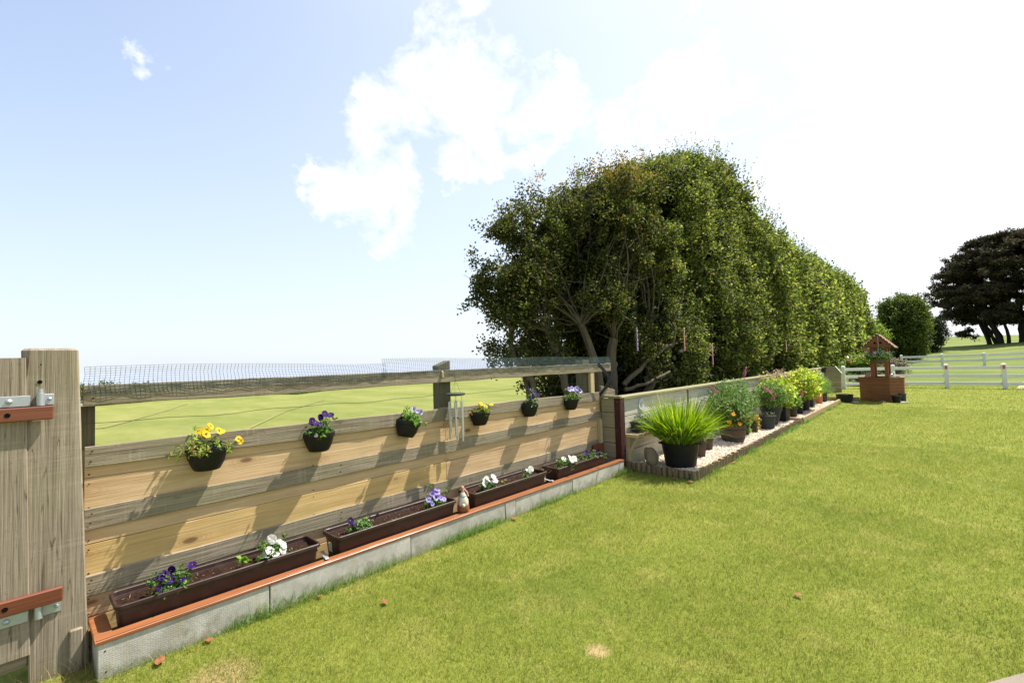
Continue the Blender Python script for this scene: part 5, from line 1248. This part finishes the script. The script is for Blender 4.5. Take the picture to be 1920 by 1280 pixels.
for a_, b_, r_ in (((-4.8, 8.45, 1.1), (-4.35, 9.9, 1.9), .055), ((-4.35, 9.9, 1.9), (-4.2, 10.2, 3.0), .035), ((-4.75, 8.35, 1.0), (-4.3, 9.5, 1.3), .04)):
    limb(m, a_, b_, r_, r_*.6, .12, 7, rn)
part('branches', m, W['bark'], ht, True)

# -- long clipped hedge
def htop(y):
    return np.interp(y, [8, 10, 12, 14.5, 16.2, 17.6, 20, 23, 27, 31, 34, 37, 40, 43, 44], [5.2, 6.1, 6.9, 7.6, 7.35, 6.75, 6.4, 6.1, 6.15, 6.0, 6.25, 6.1, 6.25, 5.9, 5.2])
def hface(y, z):
    return -4.22-.25*np.sin(y*.9+.6)*np.sin(z*.8+y*.2)+.18*np.sin(y*2.1)*np.cos(z*1.7)-.10*(z-3)**2*.06-.55*np.exp(-((z-.4)/.8)**2)
hd = thing('clipped_hedge', 'long tall dense green hedge standing behind the sleeper wall', 'hedge', (-5.6, 24, 0))
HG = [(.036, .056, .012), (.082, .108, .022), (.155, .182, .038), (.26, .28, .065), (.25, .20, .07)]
def hedge_clusters(n, rg):
    y = 9.6+(43-9.6)*rg.random(n)**1.7; k = rg.random(n); H = htop(y)+.35*np.array([mnoise.noise(Vector((a*.8, 3, 0))) for a in y]); z = np.empty(n); x = np.empty(n)
    s = k < .64; dpt = rg.exponential(.28, n)
    z[s] = .35+(H[s]-.35)*rg.random(s.sum())**.95; x[s] = hface(y[s], z[s])-dpt[s]
    over = (z/H > .82) & s; x[over] -= (z[over]/H[over]-.82)*H[over]*.55
    t_ = ~s; x[t_] = rg.uniform(-7.3, -4.4, t_.sum()); z[t_] = H[t_]-dpt[t_]-.30*((x[t_]+5.9)/1.5)**2
    e = rg.random(n) < .10; y[e] = 43+rg.normal(size=e.sum())*.3; x[e] = rg.uniform(-7, -4.3, e.sum()); z[e] = rg.uniform(.4, 5.8, e.sum())
    Z = np.stack([x, y, z], 1)
    nz = np.array([mnoise.noise(Vector(p*.9)) for p in Z]); low = z < 1.6
    fade = rg.random(n) < np.clip((y-9.3)/2.2, .12, 1)
    return Z[(nz > -.34) & ~(low & (nz < -.12)) & fade]
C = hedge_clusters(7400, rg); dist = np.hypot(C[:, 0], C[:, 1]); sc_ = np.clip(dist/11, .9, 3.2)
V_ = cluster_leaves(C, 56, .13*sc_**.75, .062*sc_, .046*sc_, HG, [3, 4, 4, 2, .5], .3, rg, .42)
V_ = (V_[0], V_[1], np.clip(V_[2]*(1+.42*sstep(13, 24, V_[0][:, 1]))[:, None], 0, 1))  # backlit glow of the far hedge painted into its leaf colours
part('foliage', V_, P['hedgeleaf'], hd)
# loose shoots along the top
y = 10+(40-10)*rg.random(420)**1.4; n_ = len(y); x = rg.uniform(-5.6, -4.1, n_); base = np.stack([x, y, htop(y)-.25-.3*((x+5)/1.0)**2*.3], 1)
S = []; 
for b_ in base:
    L_ = rg.uniform(.3, .85); d_ = np.array([rg.normal()*.25, rg.normal()*.25+.1, 1]); u = rg.random(16)[:, None]; S.append(b_+d_*u*L_)
S = np.concatenate(S); ds = np.clip(np.hypot(S[:, 0], S[:, 1])/12, .8, 2.4)
part('shoots', leaves(S, .045*ds, .026*ds, pal(len(S), [(.12, .17, .03), (.22, .15, .05), (.09, .13, .03)], [3, 1.5, 2], rg), .2, rg), P['hedgeleaf'], hd)
m = MB()
for i in range(26):
    y_ = 9.8+i*1.1+rn.uniform(-.3, .3); x_ = rn.uniform(-5.2, -4.75); pts = limb(m, (x_, y_, -.1), (x_+rn.gauss(0, .4), y_+rn.gauss(0, .5), rn.uniform(2.6, 3.6)), rn.uniform(.06, .11), .04, .07, 8, rn)
    for _ in range(3): limb(m, pts[rn.randint(3, 7)], (x_+rn.uniform(-.9, .6), y_+rn.gauss(0, .8), rn.uniform(2.5, 4.5)), .035, .012, .12, 6, rn)
part('trunk', m, W['bark'], hd, True)
# inner leaves with shade put into their dark colour, to close the hedge body
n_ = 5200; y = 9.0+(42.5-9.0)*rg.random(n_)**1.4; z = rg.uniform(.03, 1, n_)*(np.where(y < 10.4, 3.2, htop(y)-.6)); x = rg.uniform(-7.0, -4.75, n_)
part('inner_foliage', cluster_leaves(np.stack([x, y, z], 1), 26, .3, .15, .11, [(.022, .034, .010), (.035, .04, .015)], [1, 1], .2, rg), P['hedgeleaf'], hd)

# -- round bushes and trees beyond
def blob_tree(name, label, cat, base, rx, ry, z0, z1, n, ls, colours, probs, group=None, mat='hedgeleaf', trunk=.1, power=.4, flat=None, seed=1, sig=.3, per=45, holes=-.3):
    t = thing(name, label, cat, base, group); rg = np.random.default_rng(seed); b = np.array(base)
    u = unit(rg.normal(size=(n, 3)))*(rg.random((n, 1))**power); C = b+np.array([0, 0, (z0+z1)/2])+u*np.array([rx, ry, (z1-z0)/2])
    wv = np.array([mnoise.noise(Vector(p*(1.6/rx))) for p in C]); C = C+(C-b-np.array([0, 0, (z0+z1)/2]))*wv[:, None]*.22; C = C[wv > holes]
    part('crown', cluster_leaves(C, per, sig, ls, ls*.62, colours, probs, .3, rg, .3, flat), P[mat], t)
    m = MB(); rr = random.Random(seed)
    for i in range(4): limb(m, (b[0]+rr.gauss(0, .15), b[1]+rr.gauss(0, .15), b[2]-.2), tuple(C[rr.randrange(len(C))]), trunk, trunk*.4, .08, 6, rr)
    part('trunk', m, W['bark'], t, True); return t
g = lambda x, y: (x, y, float(gheight(x, y)))
blob_tree('round_bush', 'big rounded green bush standing alone beyond the wishing well', 'bush', g(-2.30, 49), 1.72, 1.8, .0, 5.35, 800, .15, [(.035, .06, .012), (.065, .10, .018), (.12, .16, .03), (.20, .22, .045)], [3, 4, 3, 2], 'bushes beyond the white fences', seed=3, sig=.27, per=60, power=.28)
blob_tree('low_bush', 'low pale green bush between the long hedge and the big rounded bush', 'bush', g(-4.7, 46), 1.6, 1.6, .0, 3.7, 420, .14, [(.12, .20, .03), (.20, .28, .05), (.27, .32, .07)], [3, 4, 2], 'bushes beyond the white fences', seed=4, sig=.25, per=50, power=.3)
blob_tree('dark_conifer', 'small dark conifer tucked behind the right side of the big rounded bush', 'tree', g(-1.0, 60), 1.25, 1.2, .0, 3.6, 460, .15, [(.018, .035, .012), (.035, .055, .018), (.05, .07, .02)], [3, 3, 1], None, 'cypress', seed=6, sig=.25, per=50, power=.3)
# cypress with layered dark foliage and many bare stems
cb = g(6.6, 70)
cy_ = thing('cypress_tree', 'broad dark cypress with flat layered foliage and several bare stems on the rise at right', 'tree', cb)
rg = np.random.default_rng(44); Cc = []; Sg = []
for i in range(400):
    a = rg.uniform(0, 2*np.pi); h = rg.uniform(1.9, 11.2); prof = np.interp(h, [1.8, 3.0, 5, 7, 9, 10.4, 11.5], [4.6, 6.3, 6.7, 5.9, 4.6, 3.1, .7]); rr = prof*np.sqrt(rg.uniform(.02, 1))
    if rg.random() < .6: rr = prof*rg.uniform(.82, 1.04)
    c0 = np.array([cb[0]+rr*math.cos(a), cb[1]+rr*math.sin(a), cb[2]+h+.25*rr/6]); k = 9
    dd = np.array([math.cos(a), math.sin(a), .18]); off = rg.normal(size=(k, 3))*np.array([.42, .42, .09])+dd*rg.uniform(-1.0, 1.0, (k, 1)); Cc.append(c0+off)
# one detached low spray
Cc.append(np.array([1.75, 68, cb[2]+1.05])+rg.normal(size=(10, 3))*np.array([.30, .2, .13])+np.linspace(-.45, .45, 10)[:, None]*np.array([1, 0, .45]))
C = np.concatenate(Cc)
part('crown', cluster_leaves(C, 78, .29, .28, .12, [(.030, .034, .015), (.048, .050, .022), (.078, .048, .026), (.07, .078, .03)], [3, 2.6, 3, .8], .6, rg, .35, .5), P['cypress'], cy_)
m = MB(); rn = random.Random(9)
for i in range(20):
    x0 = cb[0]+rn.uniform(-3.0, 1.8); y0 = cb[1]+rn.uniform(-.8, .8); a = (x0-cb[0])*.55
    limb(m, (x0, y0, cb[2]-.3), (x0+a*1.2+rn.gauss(0, .5), y0+rn.gauss(0, .6), cb[2]+rn.uniform(4.2, 6.5)), rn.uniform(.10, .20), .06, .05, 8, rn)
limb(m, (cb[0]-2.3, cb[1], cb[2]-.2), (cb[0]-4.1, cb[1]-.3, cb[2]+3.1), .17, .08, .06, 8, rn)
for i in range(30):
    a = rn.uniform(0, 6.28); limb(m, (cb[0]+rn.gauss(0, .8), cb[1], cb[2]+rn.uniform(2.5, 5)), (cb[0]+5*math.cos(a), cb[1]+5*math.sin(a), cb[2]+rn.uniform(3.5, 7.5)), .07, .02, .05, 6, rn)
part('trunk', m, W['darkbark'], cy_, True)
# bushes on the skyline of the field, far left
for i, (x, y, r, h, lab) in enumerate(((-43, -1.1, 1.7, 1.85, 'large rounded bush far off just right of the gate post, above the rail'), (-45, 2.0, 1.4, .95, 'low wide bush far off in the field, second from the gate post'), (-46, 4.4, 1.0, .75, 'small dark bush far off in the field, third from the gate post'), (-46, 6.6, 1.1, .6, 'lowest far bush on the field edge, seen through the netting'))):
    bz = g(x, y); blob_tree('field_bush', lab, 'bush', bz, r, r*1.2, .0, h-bz[2], 150, .17, [(.06, .09, .02), (.12, .15, .03), (.17, .18, .05)], [3, 3, 1], 'bushes on the far field edge', seed=20+i, sig=.2, per=30)
# taller grass strips in the field
def tuft_field(pts_fn, n, L, w_, colours, rg, spread):
    base = pts_fn(n); dr = rg.normal(size=(n, 3))*.22+np.array([0, 0, 1]); return blades(base, dr, rg.uniform(.6, 1, n)*L, w_, .5, pal(n, colours, [1]*len(colours), rg), 2, rg)
rg = np.random.default_rng(50)
def strip(n):
    t_ = rg.random(n); xx = np.where(t_ < .62, -28+10*rg.random(n), -36+4*rg.random(n)); yy = np.where(t_ < .62, 30+9*rg.random(n), 13+6*rg.random(n)); return np.stack([xx, yy, gheight(xx, yy)-.02], 1)
tg = part('tall_grass', tuft_field(strip, 26000, .55, .03, [(.10, .22, .06), (.16, .28, .06), (.22, .32, .10)], rg, 1), P['blade']); tag(tg, 'strips of taller unmown grass in the field', 'grass', None, 'stuff')

# ================================================================== LAWN GRASS
rg = np.random.default_rng(77)
def sample(n, r0, r1):
    a = rg.uniform(R(-25), R(97), n); r = np.sqrt(rg.uniform(r0*r0, r1*r1, n)); return -np.sin(a)*r, np.cos(a)*r, r
parts_ = []
for (r0, r1, dens, hh, wd) in ((1.6, 3.6, 17000, .024, .0026), (3.6, 6, 10000, .026, .0034), (6, 10, 4600, .028, .0050), (10, 17, 1500, .030, .008), (17, 27, 420, .034, .013)):
    area = (R(122)/2)*(r1*r1-r0*r0); x, y, r = sample(int(area*dens), r0, r1)
    k = (x > -3.375) & (x < 7) & ~((x < -2.40) & (y > 6.0) & (y < 17.4))
    dpa = (x-b0.x)*ax.x+(y-b0.y)*ax.y; dpn = (x-b0.x)*nx_.x+(y-b0.y)*nx_.y; k &= ~(dpn > .015+.012*np.sin(dpa*23))
    bare = (np.hypot(x+1.5, (y-2.24)*1.5) < .07*rg.uniform(.4, 1.5, len(x))*(1+.3*np.sin(x*90))) & (rg.random(len(x)) < .8); k &= ~bare
    k &= ~((np.hypot(x-wc_[0], y-wc_[1]) < .56))
    x, y, r = x[k], y[k], r[k]; N = len(x)
    nz = np.sin(x*3.1+y*1.7)*np.sin(y*2.3-x*1.1)
    Hh = hh*rg.uniform(.45, 1.25, N)*(1+.18*nz); lean = rg.normal(size=(N, 2))*.62; a = rg.uniform(0, np.pi, N); wx, wy = np.cos(a)*wd/2, np.sin(a)*wd/2
    z = np.where(y > 25, gheight(x, y), 0)
    V = np.stack([np.stack([x-wx, y-wy, z-.002], 1), np.stack([x+wx, y+wy, z-.002], 1), np.stack([x+lean[:, 0]*Hh, y+lean[:, 1]*Hh, z+Hh], 1)], 1).reshape(-1, 3)
    cols = pal(N, [(.122, .182, .025), (.208, .264, .038), (.335, .34, .072), (.53, .46, .22), (.060, .095, .014)], [4, 5, 3.2, 1.0, 1.1], rg, .2)
    nz2 = np.sin(x*13+3*np.sin(y*7.3))*np.sin(y*11+2.4*np.sin(x*9.1)); nz3 = np.sin(x*41+2*np.sin(y*31))*np.sin(y*37+2*np.sin(x*29)); cl = np.clip(nz2*.7+nz3*.5-.25, 0, 1)
    V = V.reshape(-1, 3, 3); V[:, 2, 2] = V[:, 2, 2]+cl*Hh*.7; V = V.reshape(-1, 3)
    cols = cols*(1-.26*cl)[:, None]*(1-.10*np.clip(-nz3, 0, 1))[:, None]
    kk = float(np.interp(r0, [2, 6, 10, 17], [0, .25, .5, .65])); cols = cols*(1-kk)+np.array([.198, .240, .036])*kk
    parts_.append((V, np.repeat(cols, 3, 0)))
V = np.concatenate([p[0] for p in parts_]); Cc = np.concatenate([p[1] for p in parts_])
tag(part('lawn_grass', (V, np.arange(len(V)).reshape(-1, 3), Cc), P['lawnblade']), 'short mown lawn grass', 'grass', None, 'stuff')
# long untrimmed blades along the edgings
def edge_pts(n, spec):
    L = []
    for (x0, y0, x1, y1, k) in spec:
        q = int(n*k); u = rg.random(q); L.append(np.stack([x0+(x1-x0)*u+rg.normal(size=q)*.02, y0+(y1-y0)*u+rg.normal(size=q)*.02, np.zeros(q)], 1))
    return np.concatenate(L)
B = edge_pts(9000, [(-3.36, .35, -3.36, 6.0, .55), (-2.385, 6.1, -2.375, 17.3, .28), (-3.4, 6.02, -2.4, 6.02, .08), (-2.38, 12.2, -2.36, 17, .09)])
nzv = np.array([mnoise.noise(Vector((p[0], p[1]*2.2, 0))) for p in B]); keep = nzv > rg.uniform(-.5, .35, len(B)); B = B[keep]; nzv = nzv[keep]
N = len(B); dr = rg.normal(size=(N, 3))*.35+np.array([.15, .1, 1]); far_ = np.clip(np.hypot(B[:, 0], B[:, 1])/5, .8, 3)
tag(part('edge_grass', blades(B, dr, rg.uniform(.03, .095, N)*(1+nzv), .0035*far_, .8, pal(N, [(.10, .21, .03), (.16, .28, .05), (.26, .34, .10), (.42, .38, .2)], [3, 3, 2, .6], rg), 3, rg), P['blade']), 'longer untrimmed grass along the edgings', 'grass', None, 'stuff')
# dry weeds by the foot of the gate post
n_ = 240; B = np.stack([rg.uniform(-3.62, -3.38, n_), rg.uniform(-.05, .30, n_), np.zeros(n_)], 1); k = (B[:, 0] < -3.45) | (B[:, 1] < .28); B = B[k]; N = len(B)
tag(part('dry_grass', blades(B, rg.normal(size=(N, 3))*.5+np.array([.2, 0, 1]), rg.uniform(.04, .16, N), .002, 1.0, pal(N, [(.22, .15, .08), (.34, .26, .13), (.12, .15, .04)], [2, 2, 1], rg), 3, rg), P['blade']), 'dry wispy grass at the foot of the gate post', 'grass', None, 'stuff')
# fallen leaves
for i, (x, y, s_, lab) in enumerate(((-2.878, 1.732, .032, 'orange-brown fallen leaf alone on the lawn in front of the second trough'), (-3.31, 1.475, .022, 'small brown fallen leaf against the second edging board'), (-3.30, .56, .045, 'curled tan fallen leaf against the concrete board nearest the gate'),
                                     (-3.32, .80, .03, 'dark brown fallen leaf resting against the nearest edging board'), (-.789, 3.584, .03, 'brown fallen leaf in the middle of the lawn'), (-2.445, 5.90, .05, 'orange fallen leaf at the corner of the half-log edging'),
                                     (-2.66, 5.92, .045, 'brown fallen leaf in front of the half-log end run'), (-3.31, 3.50, .035, 'orange fallen leaf at the joint of the short edging piece'), (-2.36, 7.3, .04, 'yellow fallen leaf on the grass beside the long half-log edging'), (.05, 2.75, .03, 'brown fallen leaf near the paving at the bottom right'))):
    m = MB(); t_ = i*1.3; n_ = 10; vs = [(0, 0, .012)]
    for k in range(n_):
        a = 2*math.pi*k/n_; q = s_*(.55+.45*abs(math.cos(a)))*random.uniform(.8, 1.1); vs.append((q*math.cos(a+t_), q*.8*math.sin(a+t_), .006+.22*s_*abs(math.sin(a*1.5+i))))
    m.add(vs, [(0, k+1, (k+1) % n_+1) for k in range(n_)])
    o = part('fallen_leaf', m, P['leafbrown'], None, local=True); o.location = (x, y, .013); tag(o, lab, 'leaf', 'fallen leaves')
